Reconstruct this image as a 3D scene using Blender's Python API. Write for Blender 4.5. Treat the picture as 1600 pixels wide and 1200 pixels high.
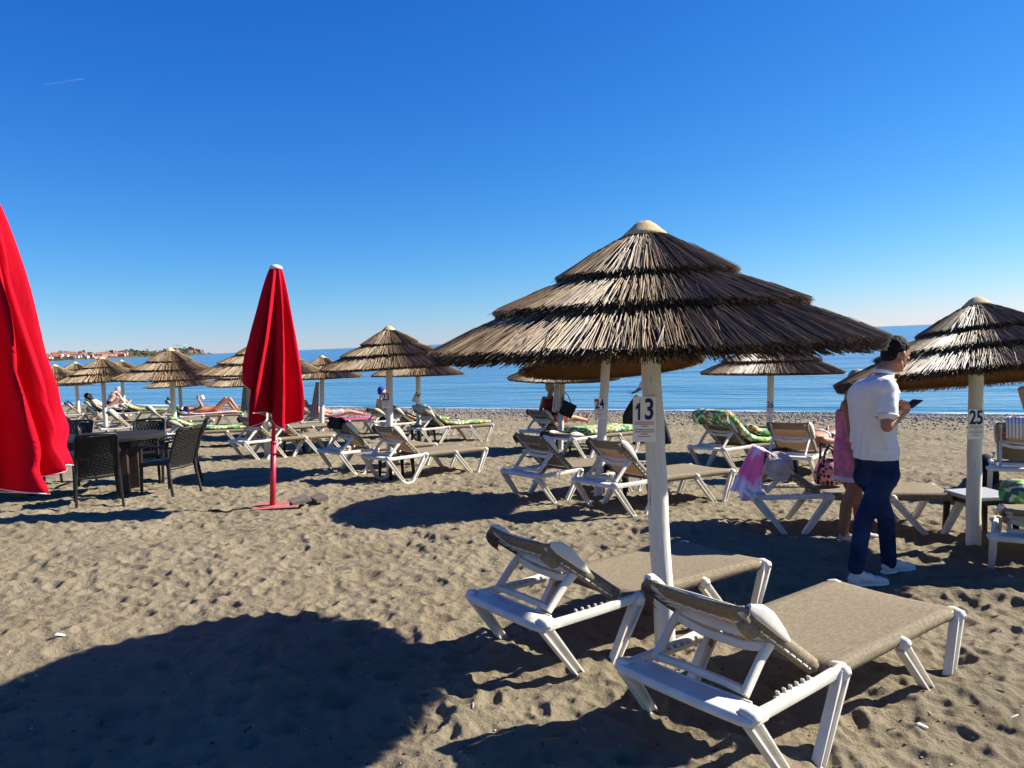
import bpy, bmesh, math, random
import numpy as np
from mathutils import Vector, Matrix
R_ = math.radians
for o in list(bpy.data.objects): bpy.data.objects.remove(o)
sc = bpy.context.scene
COL = sc.collection
# ------------------------------------------------------------------ camera
CAMZ = 1.72
cd = bpy.data.cameras.new('camera'); cam = bpy.data.objects.new('camera', cd); COL.objects.link(cam)
cd.sensor_width = 36; cd.lens = 27.0; cd.clip_start = .05; cd.clip_end = 90000
CR = (Matrix.Rotation(R_(90-3.17), 3, 'X') @ Matrix.Rotation(R_(-2.33), 3, 'Z'))
cam.matrix_world = Matrix.Translation((0, 0, CAMZ)) @ CR.to_4x4()
sc.camera = cam
sc.render.resolution_x = 1024; sc.render.resolution_y = 768
# ------------------------------------------------------------------ sun and sky
SUN_EL, SDX, SDY = 34.3, 1.0, 0.19          # direction from the ground towards the sun
h = math.hypot(SDX, SDY)
sdir = Vector((SDX/h*math.cos(R_(SUN_EL)), SDY/h*math.cos(R_(SUN_EL)), math.sin(R_(SUN_EL))))
ld = bpy.data.lights.new('sun', 'SUN'); ld.energy = 5.0; ld.angle = R_(.53); ld.color = (1, .955, .87)
lo = bpy.data.objects.new('sun', ld); COL.objects.link(lo)
lo.rotation_euler = (-sdir).to_track_quat('-Z', 'Y').to_euler(); lo.location = (20, 5, 30)
SKYG = ((.56*.1206**.82, 1.82), (.75*.1206**.17, 1.17), (1.11*.1206**-.28, .72))
w = bpy.data.worlds.new('World'); sc.world = w; w.use_nodes = True
nt = w.node_tree; bg = nt.nodes['Background']
sk = nt.nodes.new('ShaderNodeTexSky'); sk.sky_type = 'NISHITA'; sk.sun_disc = False
sk.sun_elevation = R_(SUN_EL); sk.sun_rotation = math.atan2(SDX, SDY)
sk.air_density = 1.0; sk.dust_density = .0; sk.ozone_density = 1.6; sk.altitude = 0
sep = nt.nodes.new('ShaderNodeSeparateColor'); com = nt.nodes.new('ShaderNodeCombineColor'); nt.links.new(sk.outputs[0], sep.inputs[0])
for ch, (ga, gg) in enumerate(SKYG):          # clean, dry air: deeper blue overhead, no yellow at the horizon
    pw = nt.nodes.new('ShaderNodeMath'); pw.operation = 'POWER'; pw.inputs[1].default_value = gg; nt.links.new(sep.outputs[ch], pw.inputs[0])
    mu = nt.nodes.new('ShaderNodeMath'); mu.operation = 'MULTIPLY'; mu.inputs[1].default_value = ga; nt.links.new(pw.outputs[0], mu.inputs[0]); nt.links.new(mu.outputs[0], com.inputs[ch])
nt.links.new(com.outputs[0], bg.inputs[0])
bg.inputs[1].default_value = .05
sc.view_settings.view_transform = 'Standard'; sc.view_settings.look = 'None'
sc.view_settings.exposure = 1.27; sc.view_settings.gamma = 1.0
# ------------------------------------------------------------------ helpers
def gz(x, y):
    return -.045*max(.51*x+.86*y-4.1, 0)
def raydir(px, py):
    return CR @ Vector(((px-800)/1200, -(py-600)/1200, -1))
def at(px, py, Y):
    d = raydir(px, py); return Vector((0, 0, CAMZ)) + d*(Y/d.y)
def gp(px, py):
    d = raydir(px, py); lo_, hi = .5, 300.
    for i in range(50):
        m = (lo_+hi)/2; p = Vector((0, 0, CAMZ))+d*m
        if p.z > gz(p.x, p.y): lo_ = m
        else: hi = m
    p = Vector((0, 0, CAMZ))+d*lo_
    return p
def horizon(px): return 533.4-.0407*(px-800)

MATS = {}
def mat(name, col, rough=.6, spec=.5, var=0., scale=8., bump=0., bscale=40., metal=0., col2=None, stretch=None, sss=0, trans=0, coat=0, objcoord=True):
    if name in MATS: return MATS[name]
    k = 1 if any(t in name for t in ('white', 'post', 'board', 'hem', 'pale_top', 'lace', 'far_', 'crane', 'cap')) else .80
    col = tuple(c*k for c in col); col2 = tuple(c*k for c in col2) if col2 else None
    m = bpy.data.materials.new(name); m.use_nodes = True; MATS[name] = m
    n = m.node_tree.nodes; l = m.node_tree.links; p = n['Principled BSDF']
    p.inputs['Base Color'].default_value = (*col, 1); p.inputs['Roughness'].default_value = rough
    p.inputs['Specular IOR Level'].default_value = spec; p.inputs['Metallic'].default_value = metal
    p.inputs['Coat Weight'].default_value = coat
    tc = n.new('ShaderNodeTexCoord'); mp = n.new('ShaderNodeMapping'); l.new(tc.outputs['Object'], mp.inputs[0])
    if stretch: mp.inputs['Scale'].default_value = stretch
    if var or col2:
        nz = n.new('ShaderNodeTexNoise'); nz.inputs['Scale'].default_value = scale; nz.inputs['Detail'].default_value = 5
        l.new(mp.outputs[0], nz.inputs['Vector'])
        r = n.new('ShaderNodeValToRGB'); r.color_ramp.elements[0].position = .35; r.color_ramp.elements[1].position = .65
        c2 = col2 or tuple(min(1, c*(1+var)) for c in col); c1 = col if col2 else tuple(c*(1-var) for c in col)
        r.color_ramp.elements[0].color = (*c1, 1); r.color_ramp.elements[1].color = (*c2, 1)
        l.new(nz.outputs[0], r.inputs[0]); l.new(r.outputs[0], p.inputs['Base Color'])
    if bump:
        nb = n.new('ShaderNodeTexNoise'); nb.inputs['Scale'].default_value = bscale; nb.inputs['Detail'].default_value = 4
        l.new(mp.outputs[0], nb.inputs['Vector'])
        b = n.new('ShaderNodeBump'); b.inputs['Strength'].default_value = bump; b.inputs['Distance'].default_value = .01
        l.new(nb.outputs[0], b.inputs['Height']); l.new(b.outputs[0], p.inputs['Normal'])
    if sss:
        p.inputs['Subsurface Weight'].default_value = sss; p.inputs['Subsurface Radius'].default_value = (.02, .008, .004)
    return m

class MB:
    def __init__(s): s.v = []; s.f = []; s.a = []
    def add(s, vs, fs, a=None):
        k = len(s.v); s.v += [tuple(v) for v in vs]; s.f += [tuple(i+k for i in f) for f in fs]
        s.a += [a if a is not None else 0.5]*len(fs)
    def box(s, c, d, M=None, a=None, ch=0):
        x, y, z = [q/2 for q in d]
        c = Vector(c); vs = []
        for sz in (-1, 1):
            for sx, sy in ((-1, -1), (1, -1), (1, 1), (-1, 1)):
                v = Vector((sx*x, sy*y, sz*z))
                if M is not None: v = M @ v
                vs.append(v+c)
        s.add(vs, [(3, 2, 1, 0), (4, 5, 6, 7), (0, 1, 5, 4), (1, 2, 6, 5), (2, 3, 7, 6), (3, 0, 4, 7)], a)
    def tube(s, pts, r, n=8, a=None, cap=True, sq=None, up=None):
        pts = [Vector(p) for p in pts]; N = len(pts)
        rs = r if isinstance(r, (list, tuple)) else [r]*N
        k = len(s.v); pu = None; vs = []
        for i, p in enumerate(pts):
            t = (pts[min(i+1, N-1)]-pts[max(i-1, 0)]).normalized()
            if pu is None:
                u = Vector(up) if up else (Vector((0, 0, 1)) if abs(t.z) < .9 else Vector((0, 1, 0)))
            else: u = pu
            u = (u - t*u.dot(t)).normalized(); b = t.cross(u); pu = u
            for j in range(n):
                q = 2*math.pi*(j+.5)/n
                rr = rs[i] if not isinstance(rs[i], (tuple, list)) else None
                if rr is not None: ru = rb = rr
                else: ru, rb = rs[i]
                cu, cb = math.cos(q), math.sin(q)
                if sq:   # superellipse, rounded box section
                    cu = math.copysign(abs(cu)**sq, cu); cb = math.copysign(abs(cb)**sq, cb)
                vs.append(p+u*cu*ru+b*cb*rb)
        fs = []
        for i in range(N-1):
            for j in range(n):
                fs.append((i*n+j, i*n+(j+1) % n, (i+1)*n+(j+1) % n, (i+1)*n+j))
        if cap: fs += [tuple(range(n-1, -1, -1)), tuple((N-1)*n+j for j in range(n))]
        s.add(vs, fs, a)
    def lathe(s, prof, n=24, c=(0, 0, 0), a=None, jit=0, rng=None):
        vs = []; fs = []
        for (r, z) in prof:
            for j in range(n):
                q = 2*math.pi*j/n; rr = r*(1+(rng.uniform(-jit, jit) if jit else 0))
                vs.append((c[0]+rr*math.cos(q), c[1]+rr*math.sin(q), c[2]+z))
        for i in range(len(prof)-1):
            for j in range(n):
                fs.append((i*n+j, i*n+(j+1) % n, (i+1)*n+(j+1) % n, (i+1)*n+j))
        s.add(vs, fs, a)
    def cap2(s, p, q, r1, r2, n=12):       # closed tapered capsule
        p = Vector(p); q = Vector(q); d = (q-p); L = max(d.length, 1e-5); t = d/L
        pts = []; rs = []
        for k in range(5):
            th = math.pi/2*(k/4); pts.append(p-t*r1*math.cos(th)); rs.append(max(r1*math.sin(th), 1e-4))
        for k in range(5):
            th = math.pi/2*(k/4); pts.append(q+t*r2*math.sin(th)); rs.append(max(r2*math.cos(th), 1e-4))
        s.tube(pts, rs, n)
    def ell(s, c, rad, M=None, n=14):
        c = Vector(c); vs = []; fs = []; m = n//2+1
        for i in range(m):
            th = math.pi*(i+.0)/(m-1); th = min(max(th, .02), math.pi-.02)
            for j in range(n):
                q = 2*math.pi*j/n
                v = Vector((rad[0]*math.sin(th)*math.cos(q), rad[1]*math.sin(th)*math.sin(q), -rad[2]*math.cos(th)))
                if M is not None: v = M @ v
                vs.append(c+v)
        for i in range(m-1):
            for j in range(n): fs.append((i*n+j, i*n+(j+1) % n, (i+1)*n+(j+1) % n, (i+1)*n+j))
        fs += [tuple(range(n-1, -1, -1)), tuple((m-1)*n+j for j in range(n))]
        s.add(vs, fs)
    def rings(s, secs, right, fwd, n=20, cap=True):   # secs: (centre, half width, half depth)
        right = Vector(right).normalized(); fwd = Vector(fwd).normalized(); vs = []; fs = []
        for (c, a, b) in secs:
            for j in range(n):
                q = 2*math.pi*j/n; vs.append(Vector(c)+right*a*math.cos(q)+fwd*b*math.sin(q))
        for i in range(len(secs)-1):
            for j in range(n): fs.append((i*n+j, i*n+(j+1) % n, (i+1)*n+(j+1) % n, (i+1)*n+j))
        if cap: fs += [tuple(range(n-1, -1, -1)), tuple((len(secs)-1)*n+j for j in range(n))]
        s.add(vs, fs)
    def mesh(s, name, m, smooth=True, attr=False, fix=True):
        me = bpy.data.meshes.new(name); me.from_pydata(s.v, [], s.f)
        if fix:
            b = bmesh.new(); b.from_mesh(me); bmesh.ops.recalc_face_normals(b, faces=b.faces); b.to_mesh(me); b.free()
        me.materials.append(m)
        if attr:
            at_ = me.attributes.new('rnd', 'FLOAT', 'FACE'); at_.data.foreach_set('value', s.a)
        if smooth: me.shade_smooth()
        return me
    def build(s, name, m, parent=None, smooth=True, attr=False, bevel=0, M=None, sub=0, auto=None, fix=True, solid=0):
        me = s.mesh(name, m, smooth, attr, fix)
        o = bpy.data.objects.new(name, me); COL.objects.link(o)
        if M is not None: o.matrix_world = M
        if parent: o.parent = parent
        if solid: q = o.modifiers.new('s', 'SOLIDIFY'); q.thickness = solid; q.offset = 0
        if bevel:
            q = o.modifiers.new('b', 'BEVEL'); q.width = bevel; q.segments = 2; q.limit_method = 'ANGLE'; q.angle_limit = R_(35)
        if sub: q = o.modifiers.new('u', 'SUBSURF'); q.levels = sub; q.render_levels = sub
        if auto is not None: sharp(me, auto)
        return o
def sharp(me, deg):
    b = bmesh.new(); b.from_mesh(me)
    for e in b.edges:
        if len(e.link_faces) == 2 and e.calc_face_angle(0) > R_(deg): e.smooth = False
    b.to_mesh(me); b.free()
def tag(o, label=None, cat=None, group=None, kind=None):
    if label: o['label'] = label
    if cat: o['category'] = cat
    if group: o['group'] = group
    if kind: o['kind'] = kind
    return o
def empty(name, loc=(0, 0, 0), rz=0, label=None, cat=None, group=None):
    o = bpy.data.objects.new(name, None); COL.objects.link(o); o.location = loc; o.rotation_euler = (0, 0, rz)
    o.empty_display_size = .2
    return tag(o, label, cat, group)
def kids(o): return [c for c in bpy.data.objects if c.parent is o]
def copy_tree(o, parent=None):
    c = o.copy(); COL.objects.link(c)
    if parent: c.parent = parent
    for ch in kids(o): copy_tree(ch, c)
    return c
def fuse(mb, name, m, parent=None, vox=.01, smooth=6, disp=None):
    """join overlapping closed shapes into one continuous skin"""
    me = mb.mesh(name+'_t', m); o = bpy.data.objects.new(name, me); COL.objects.link(o)
    q = o.modifiers.new('r', 'REMESH'); q.mode = 'VOXEL'; q.voxel_size = vox; q.use_smooth_shade = True
    q = o.modifiers.new('s', 'SMOOTH'); q.factor = .5; q.iterations = smooth
    if disp:
        t = bpy.data.textures.new(name+'_f', 'CLOUDS'); t.noise_scale = disp[1]
        q = o.modifiers.new('d', 'DISPLACE'); q.texture = t; q.strength = disp[0]; q.mid_level = .5
    dg = bpy.context.evaluated_depsgraph_get(); dg.update()
    nm = bpy.data.meshes.new_from_object(o.evaluated_get(dg)); nm.name = name
    o.modifiers.clear(); o.data = nm
    if not nm.materials: nm.materials.append(m)
    nm.shade_smooth()
    if parent: o.parent = parent
    return o
# ------------------------------------------------------------------ materials
def reed_mat():
    m = bpy.data.materials.new('reed'); m.use_nodes = True; n = m.node_tree.nodes; l = m.node_tree.links; p = n['Principled BSDF']
    a = n.new('ShaderNodeAttribute'); a.attribute_name = 'rnd'
    r = n.new('ShaderNodeValToRGB'); cr = r.color_ramp
    cr.elements[0].position = 0; cr.elements[0].color = (.05, .03, .016, 1)
    cr.elements[1].position = 1; cr.elements[1].color = (.60, .43, .22, 1)
    for pos, c in ((.22, (.13, .08, .04, 1)), (.5, (.27, .175, .085, 1)), (.75, (.43, .295, .145, 1))):
        e = cr.elements.new(pos); e.color = c
    l.new(a.outputs['Fac'], r.inputs[0])
    tc = n.new('ShaderNodeTexCoord'); nz = n.new('ShaderNodeTexNoise'); nz.inputs['Scale'].default_value = 30; nz.inputs['Detail'].default_value = 3
    l.new(tc.outputs['Object'], nz.inputs['Vector'])
    mx = n.new('ShaderNodeMix'); mx.data_type = 'RGBA'; mx.blend_type = 'MULTIPLY'; mx.inputs[0].default_value = .55
    l.new(r.outputs[0], mx.inputs[6]); l.new(nz.outputs[0], mx.inputs[7]); l.new(mx.outputs[2], p.inputs['Base Color'])
    p.inputs['Roughness'].default_value = .5; p.inputs['Specular IOR Level'].default_value = .35
    return m
M_REED = reed_mat()
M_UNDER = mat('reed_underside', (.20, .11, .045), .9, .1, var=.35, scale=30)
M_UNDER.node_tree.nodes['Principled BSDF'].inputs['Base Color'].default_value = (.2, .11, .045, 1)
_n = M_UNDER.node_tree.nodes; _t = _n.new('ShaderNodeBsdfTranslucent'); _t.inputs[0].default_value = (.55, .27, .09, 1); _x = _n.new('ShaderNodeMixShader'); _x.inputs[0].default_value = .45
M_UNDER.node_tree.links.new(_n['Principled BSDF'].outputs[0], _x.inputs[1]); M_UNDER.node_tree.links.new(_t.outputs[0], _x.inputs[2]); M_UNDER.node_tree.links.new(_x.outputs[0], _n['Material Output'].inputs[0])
M_CAP = mat('woven_cap', (.52, .38, .2), .8, .2, var=.2, scale=60, bump=.4, bscale=150)
M_ROD = mat('rod_wood', (.13, .08, .045), .8, .2)
M_WHITE = mat('white_plastic', (.64, .595, .50), .42, .4, var=.10, scale=7, bump=.08, bscale=60)
M_RED = mat('red_canvas', (.66, .003, .022), .85, .12, var=.10, scale=5, bump=.6, bscale=14, stretch=(1, 1, .35))
_n = M_RED.node_tree.nodes; _t = _n.new('ShaderNodeBsdfTranslucent'); _t.inputs[0].default_value = (.75, .004, .03, 1); _x = _n.new('ShaderNodeMixShader'); _x.inputs[0].default_value = .22
M_RED.node_tree.links.new(_n['Principled BSDF'].outputs[0], _x.inputs[1]); M_RED.node_tree.links.new(_t.outputs[0], _x.inputs[2]); M_RED.node_tree.links.new(_x.outputs[0], _n['Material Output'].inputs[0])
M_REDM = mat('red_metal', (.5, .01, .03), .4, .5, var=.15, scale=10)
M_BLACK = mat('dark_resin', (.014, .012, .011), .5, .35, var=.2, scale=12)
M_DKTAB = mat('dark_table_top', (.02, .018, .017), .75, .18, var=.2, scale=6)
M_HEM = mat('white_hem', (.7, .68, .64), .8, .2)
M_BOARD = mat('sign_board', (.78, .75, .68), .5, .3)
M_NAVY = mat('sign_blue', (.012, .014, .11), .5, .3)
M_REDTX = mat('sign_red', (.5, .12, .1), .6, .2)
M_SKIN = mat('tanned_skin', (.42, .19, .10), .5, .4, var=.08, scale=9, sss=.08)
M_SKIN2 = mat('pale_skin', (.62, .36, .25), .5, .4, var=.06, scale=9, sss=.08)
M_SKIN3 = mat('deep_tan_skin', (.34, .13, .06), .5, .4, var=.08, scale=9)
def post_mat():
    m = mat('painted_post', (.66, .62, .53), .55, .35); n = m.node_tree.nodes; l = m.node_tree.links; p = n['Principled BSDF']
    tc = n['Texture Coordinate']; mp = n['Mapping']; mp.inputs['Scale'].default_value = (18, 18, 1.6)
    nz = n.new('ShaderNodeTexNoise'); nz.inputs['Scale'].default_value = 2.2; nz.inputs['Detail'].default_value = 8; l.new(mp.outputs[0], nz.inputs['Vector'])
    r = n.new('ShaderNodeValToRGB'); r.color_ramp.elements[0].position = .27; r.color_ramp.elements[0].color = (.22, .17, .12, 1)
    r.color_ramp.elements[1].position = .36; r.color_ramp.elements[1].color = (.66, .62, .53, 1)
    e = r.color_ramp.elements.new(.7); e.color = (.58, .54, .46, 1)
    l.new(nz.outputs[0], r.inputs[0]); l.new(r.outputs[0], p.inputs['Base Color'])
    b = n.new('ShaderNodeBump'); b.inputs['Strength'].default_value = .35; b.inputs['Distance'].default_value = .01
    l.new(nz.outputs[0], b.inputs['Height']); l.new(b.outputs[0], p.inputs['Normal'])
    return m
M_POST = post_mat()
def sling_mat():
    m = mat('sling_fabric', (.3, .22, .15), .85, .15); n = m.node_tree.nodes; l = m.node_tree.links; p = n['Principled BSDF']
    mp = n['Mapping']; mp.inputs['Scale'].default_value = (30, 120, 60)
    nz = n.new('ShaderNodeTexNoise'); nz.inputs['Scale'].default_value = 1.; nz.inputs['Detail'].default_value = 3; l.new(mp.outputs[0], nz.inputs['Vector'])
    m2 = n.new('ShaderNodeMapping'); m2.inputs['Scale'].default_value = (300, 60, 60); l.new(n['Texture Coordinate'].outputs['Object'], m2.inputs[0])
    n2 = n.new('ShaderNodeTexNoise'); n2.inputs['Scale'].default_value = 1.; n2.inputs['Detail'].default_value = 2; l.new(m2.outputs[0], n2.inputs['Vector'])
    ad = n.new('ShaderNodeMath'); ad.operation = 'ADD'; l.new(nz.outputs[0], ad.inputs[0]); l.new(n2.outputs[0], ad.inputs[1])
    r = n.new('ShaderNodeValToRGB'); r.color_ramp.elements[0].position = .38*2; r.color_ramp.elements[0].color = (.20, .145, .095, 1)
    hf = n.new('ShaderNodeMath'); hf.operation = 'MULTIPLY'; hf.inputs[1].default_value = .5; l.new(ad.outputs[0], hf.inputs[0])
    r.color_ramp.elements[0].position = .34; r.color_ramp.elements[0].color = (.138, .110, .070, 1); r.color_ramp.elements[1].position = .64; r.color_ramp.elements[1].color = (.285, .232, .152, 1)
    l.new(hf.outputs[0], r.inputs[0]); l.new(r.outputs[0], p.inputs['Base Color'])
    b = n.new('ShaderNodeBump'); b.inputs['Strength'].default_value = .25; b.inputs['Distance'].default_value = .002
    l.new(hf.outputs[0], b.inputs['Height']); l.new(b.outputs[0], p.inputs['Normal'])
    # woven mesh lets some light through
    tr = n.new('ShaderNodeBsdfTranslucent'); tr.inputs[0].default_value = (.35, .16, .07, 1)
    mx = n.new('ShaderNodeMixShader'); mx.inputs[0].default_value = .10
    l.new(p.outputs[0], mx.inputs[1]); l.new(tr.outputs[0], mx.inputs[2]); l.new(mx.outputs[0], n['Material Output'].inputs[0])
    return m
M_SLING = sling_mat()
def floral_mat(name, dark=False):
    m = bpy.data.materials.new(name); m.use_nodes = True; n = m.node_tree.nodes; l = m.node_tree.links; p = n['Principled BSDF']
    tc = n.new('ShaderNodeTexCoord'); ns = n.new('ShaderNodeTexNoise'); ns.inputs['Scale'].default_value = 9; l.new(tc.outputs['Object'], ns.inputs['Vector'])
    ma = n.new('ShaderNodeMix'); ma.data_type = 'RGBA'; ma.blend_type = 'ADD'; ma.inputs[0].default_value = .12
    l.new(tc.outputs['Object'], ma.inputs[6]); l.new(ns.outputs['Color'], ma.inputs[7])
    v = n.new('ShaderNodeTexVoronoi'); v.inputs['Scale'].default_value = 22; l.new(ma.outputs[2], v.inputs['Vector'])
    sp = n.new('ShaderNodeSeparateColor'); l.new(v.outputs['Color'], sp.inputs[0])
    r = n.new('ShaderNodeValToRGB'); r.color_ramp.interpolation = 'CONSTANT'
    cols = [(0, (.03, .22, .05)), (.2, (.02, .12, .10)), (.36, (.12, .42, .06)), (.55, (.55, .10, .05)), (.68, (.72, .62, .22)), (.8, (.75, .72, .62)), (.9, (.35, .5, .12))]
    cr = r.color_ramp; cr.elements[0].color = (*cols[0][1], 1); cr.elements[1].position = cols[-1][0]; cr.elements[1].color = (*cols[-1][1], 1)
    for q, c in cols[1:-1]: e = cr.elements.new(q); e.color = (*c, 1)
    l.new(sp.outputs[0], r.inputs[0]); l.new(r.outputs[0], p.inputs['Base Color']); p.inputs['Roughness'].default_value = .8
    return m
M_FLORAL = floral_mat('tropical_print')
M_GREENBACK = mat('dark_green_cloth', (.02, .06, .035), .8, .2, var=.3, scale=15)
# ------------------------------------------------------------------ sand
rs = np.random.RandomState(7)
TS, TR = 18.0, 1200                 # tile size in metres and cells
cell = TS/TR
def nz_tile(beta, lo, hi, seed):
    q = np.random.RandomState(seed); f = np.fft.rfft2(q.randn(TR, TR))
    ky = np.fft.fftfreq(TR, cell)[:, None]; kx = np.fft.rfftfreq(TR, cell)[None, :]
    k = np.sqrt(kx*kx+ky*ky); k[0, 0] = 1
    amp = k**(-beta)*np.exp(-(k/hi)**2)*(1-np.exp(-(k/lo)**2)); amp[0, 0] = 0
    a = np.fft.irfft2(f*amp, s=(TR, TR)); return a/a.std()
H = nz_tile(1.6, .35, 5., 1)*.012
def stamp(H, x, y, a, b, th, dep, rim, asym, toe=0):
    rad = max(a, b)*1.9; n = int(rad/cell)+1; ix = int(x/cell); iy = int(y/cell)
    g = np.arange(-n, n+1); X, Y = np.meshgrid(g*cell, g*cell)
    u = (X*math.cos(th)+Y*math.sin(th))/a; v = (-X*math.sin(th)+Y*math.cos(th))/b
    d = np.sqrt(u*u+v*v)
    core = np.clip(1-d**2.2, 0, 1)
    r = np.exp(-((d-1.18)/.22)**2)*(1+asym*u)
    soft = np.clip(1.6-d, 0, 1)**.7; soft = np.clip(soft, 0, 1)
    ii = np.ix_((iy+g) % TR, (ix+g) % TR)
    P = H[ii]; m = P[n-2:n+3, n-2:n+3].mean()
    wgt = np.clip((1.35-d)/.35, 0, 1)*.75
    H[ii] = P*(1-wgt)+m*wgt - dep*core + rim*r
for k in range(21000):
    x, y = rs.rand(2)*TS; s_ = rs.rand()
    a = rs.uniform(.055, .125); b = a*rs.uniform(.45, .85); th = rs.normal(2.1, .9) if rs.rand() < .6 else rs.rand()*6.28
    dep = rs.uniform(.008, .030)*(a/.12)
    stamp(H, x, y, a, b, th, dep, dep*rs.uniform(.25, .55), rs.uniform(-.7, .7))
for k in range(16000):
    x, y = rs.rand(2)*TS; a = rs.uniform(.03, .06)
    stamp(H, x, y, a, a*rs.uniform(.5, 1), rs.rand()*6.28, rs.uniform(.004, .011), .003, .5)
f = np.fft.rfft2(H); ky = np.fft.fftfreq(TR, cell)[:, None]; kx = np.fft.rfftfreq(TR, cell)[None, :]
H = np.fft.irfft2(f*np.exp(-(kx*kx+ky*ky)*(2*math.pi*.0075)**2/2), s=(TR, TR)); H -= H.mean()
H += nz_tile(1.0, 3., 22., 5)*.0021
def samp(x, y):
    u = (x/cell) % TR; v = (y/cell) % TR; i = np.floor(u).astype(int); j = np.floor(v).astype(int); fu = u-i; fv = v-j
    i1 = (i+1) % TR; j1 = (j+1) % TR; i %= TR; j %= TR
    return (H[j, i]*(1-fu)+H[j, i1]*fu)*(1-fv)+(H[j1, i]*(1-fu)+H[j1, i1]*fu)*fv
def base_z(x, y):
    s = .51*x+.86*y; t = s-4.1
    z = -.045*np.clip((t+np.sqrt(t*t+.3))/2, 0, 400)
    z = z + .10*np.exp(-((s-22.8)/1.5)**2)               # berm of the shingle
    z = np.where(s > 26.9, z-(s-26.9)*.12, z)
    return np.maximum(z, -9) 
ang = np.concatenate([np.linspace(-180, -60, 60, endpoint=False), np.linspace(-60, -38, 80, endpoint=False), np.linspace(-38, 38, 820, endpoint=False), np.linspace(38, 60, 80, endpoint=False), np.linspace(60, 180, 60, endpoint=False)])
rad = np.concatenate([np.geomspace(.25, 2.2, 70, endpoint=False), np.geomspace(2.2, 45, 1000, endpoint=False), np.geomspace(45, 4000, 50)])
A, RR = np.meshgrid(np.radians(ang), rad); X = RR*np.sin(A); Y = RR*np.cos(A)
S = .51*X+.86*Y
def sand_h(X, Y):
    c, s = math.cos(.6), math.sin(.6)
    near = samp(X, Y)
    far = samp((X*c-Y*s)*1.13+5, (X*s+Y*c)*1.13+3)*.9
    r = np.hypot(X, Y); k = np.clip((r-12)/6, 0, 1)
    hh = near*(1-k)+far*k
    fade = 1-np.clip((.51*X+.86*Y-20)/4, 0, .85)
    return 1.2*hh*fade*np.clip(1.2-r/300, 0, 1)
Z = base_z(X, Y)+sand_h(X, Y)
nr, na = X.shape
co = np.stack([X, Y, Z], -1).reshape(-1, 3)
idx = np.arange(nr*na).reshape(nr, na); nx = np.roll(idx, -1, 1)
q = np.stack([idx[:-1], nx[:-1], nx[1:], idx[1:]], -1).reshape(-1, 4)[:, ::-1]
me = bpy.data.meshes.new('sand'); nv = len(co)
me.vertices.add(nv+1); me.vertices.foreach_set('co', np.concatenate([co.ravel(), [0, 0, 0.]]))
tri = np.stack([idx[0], nx[0], np.full(na, nv)], -1)[:, ::-1]
nl = q.size+tri.size; me.loops.add(nl); me.loops.foreach_set('vertex_index', np.concatenate([q.ravel(), tri.ravel()]))
me.polygons.add(len(q)+len(tri)); me.polygons.foreach_set('loop_start', np.concatenate([np.arange(len(q))*4, q.size+np.arange(len(tri))*3]))
me.update(); me.validate(); me.shade_smooth()
if me.polygons[100000].normal.z < 0: me.flip_normals()
sand = bpy.data.objects.new('sand', me); COL.objects.link(sand); tag(sand, kind='structure')
def GZ(x, y):       # true surface height (footprints included)
    return float(base_z(np.array(x), np.array(y))+sand_h(np.array(x), np.array(y)))
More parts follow.
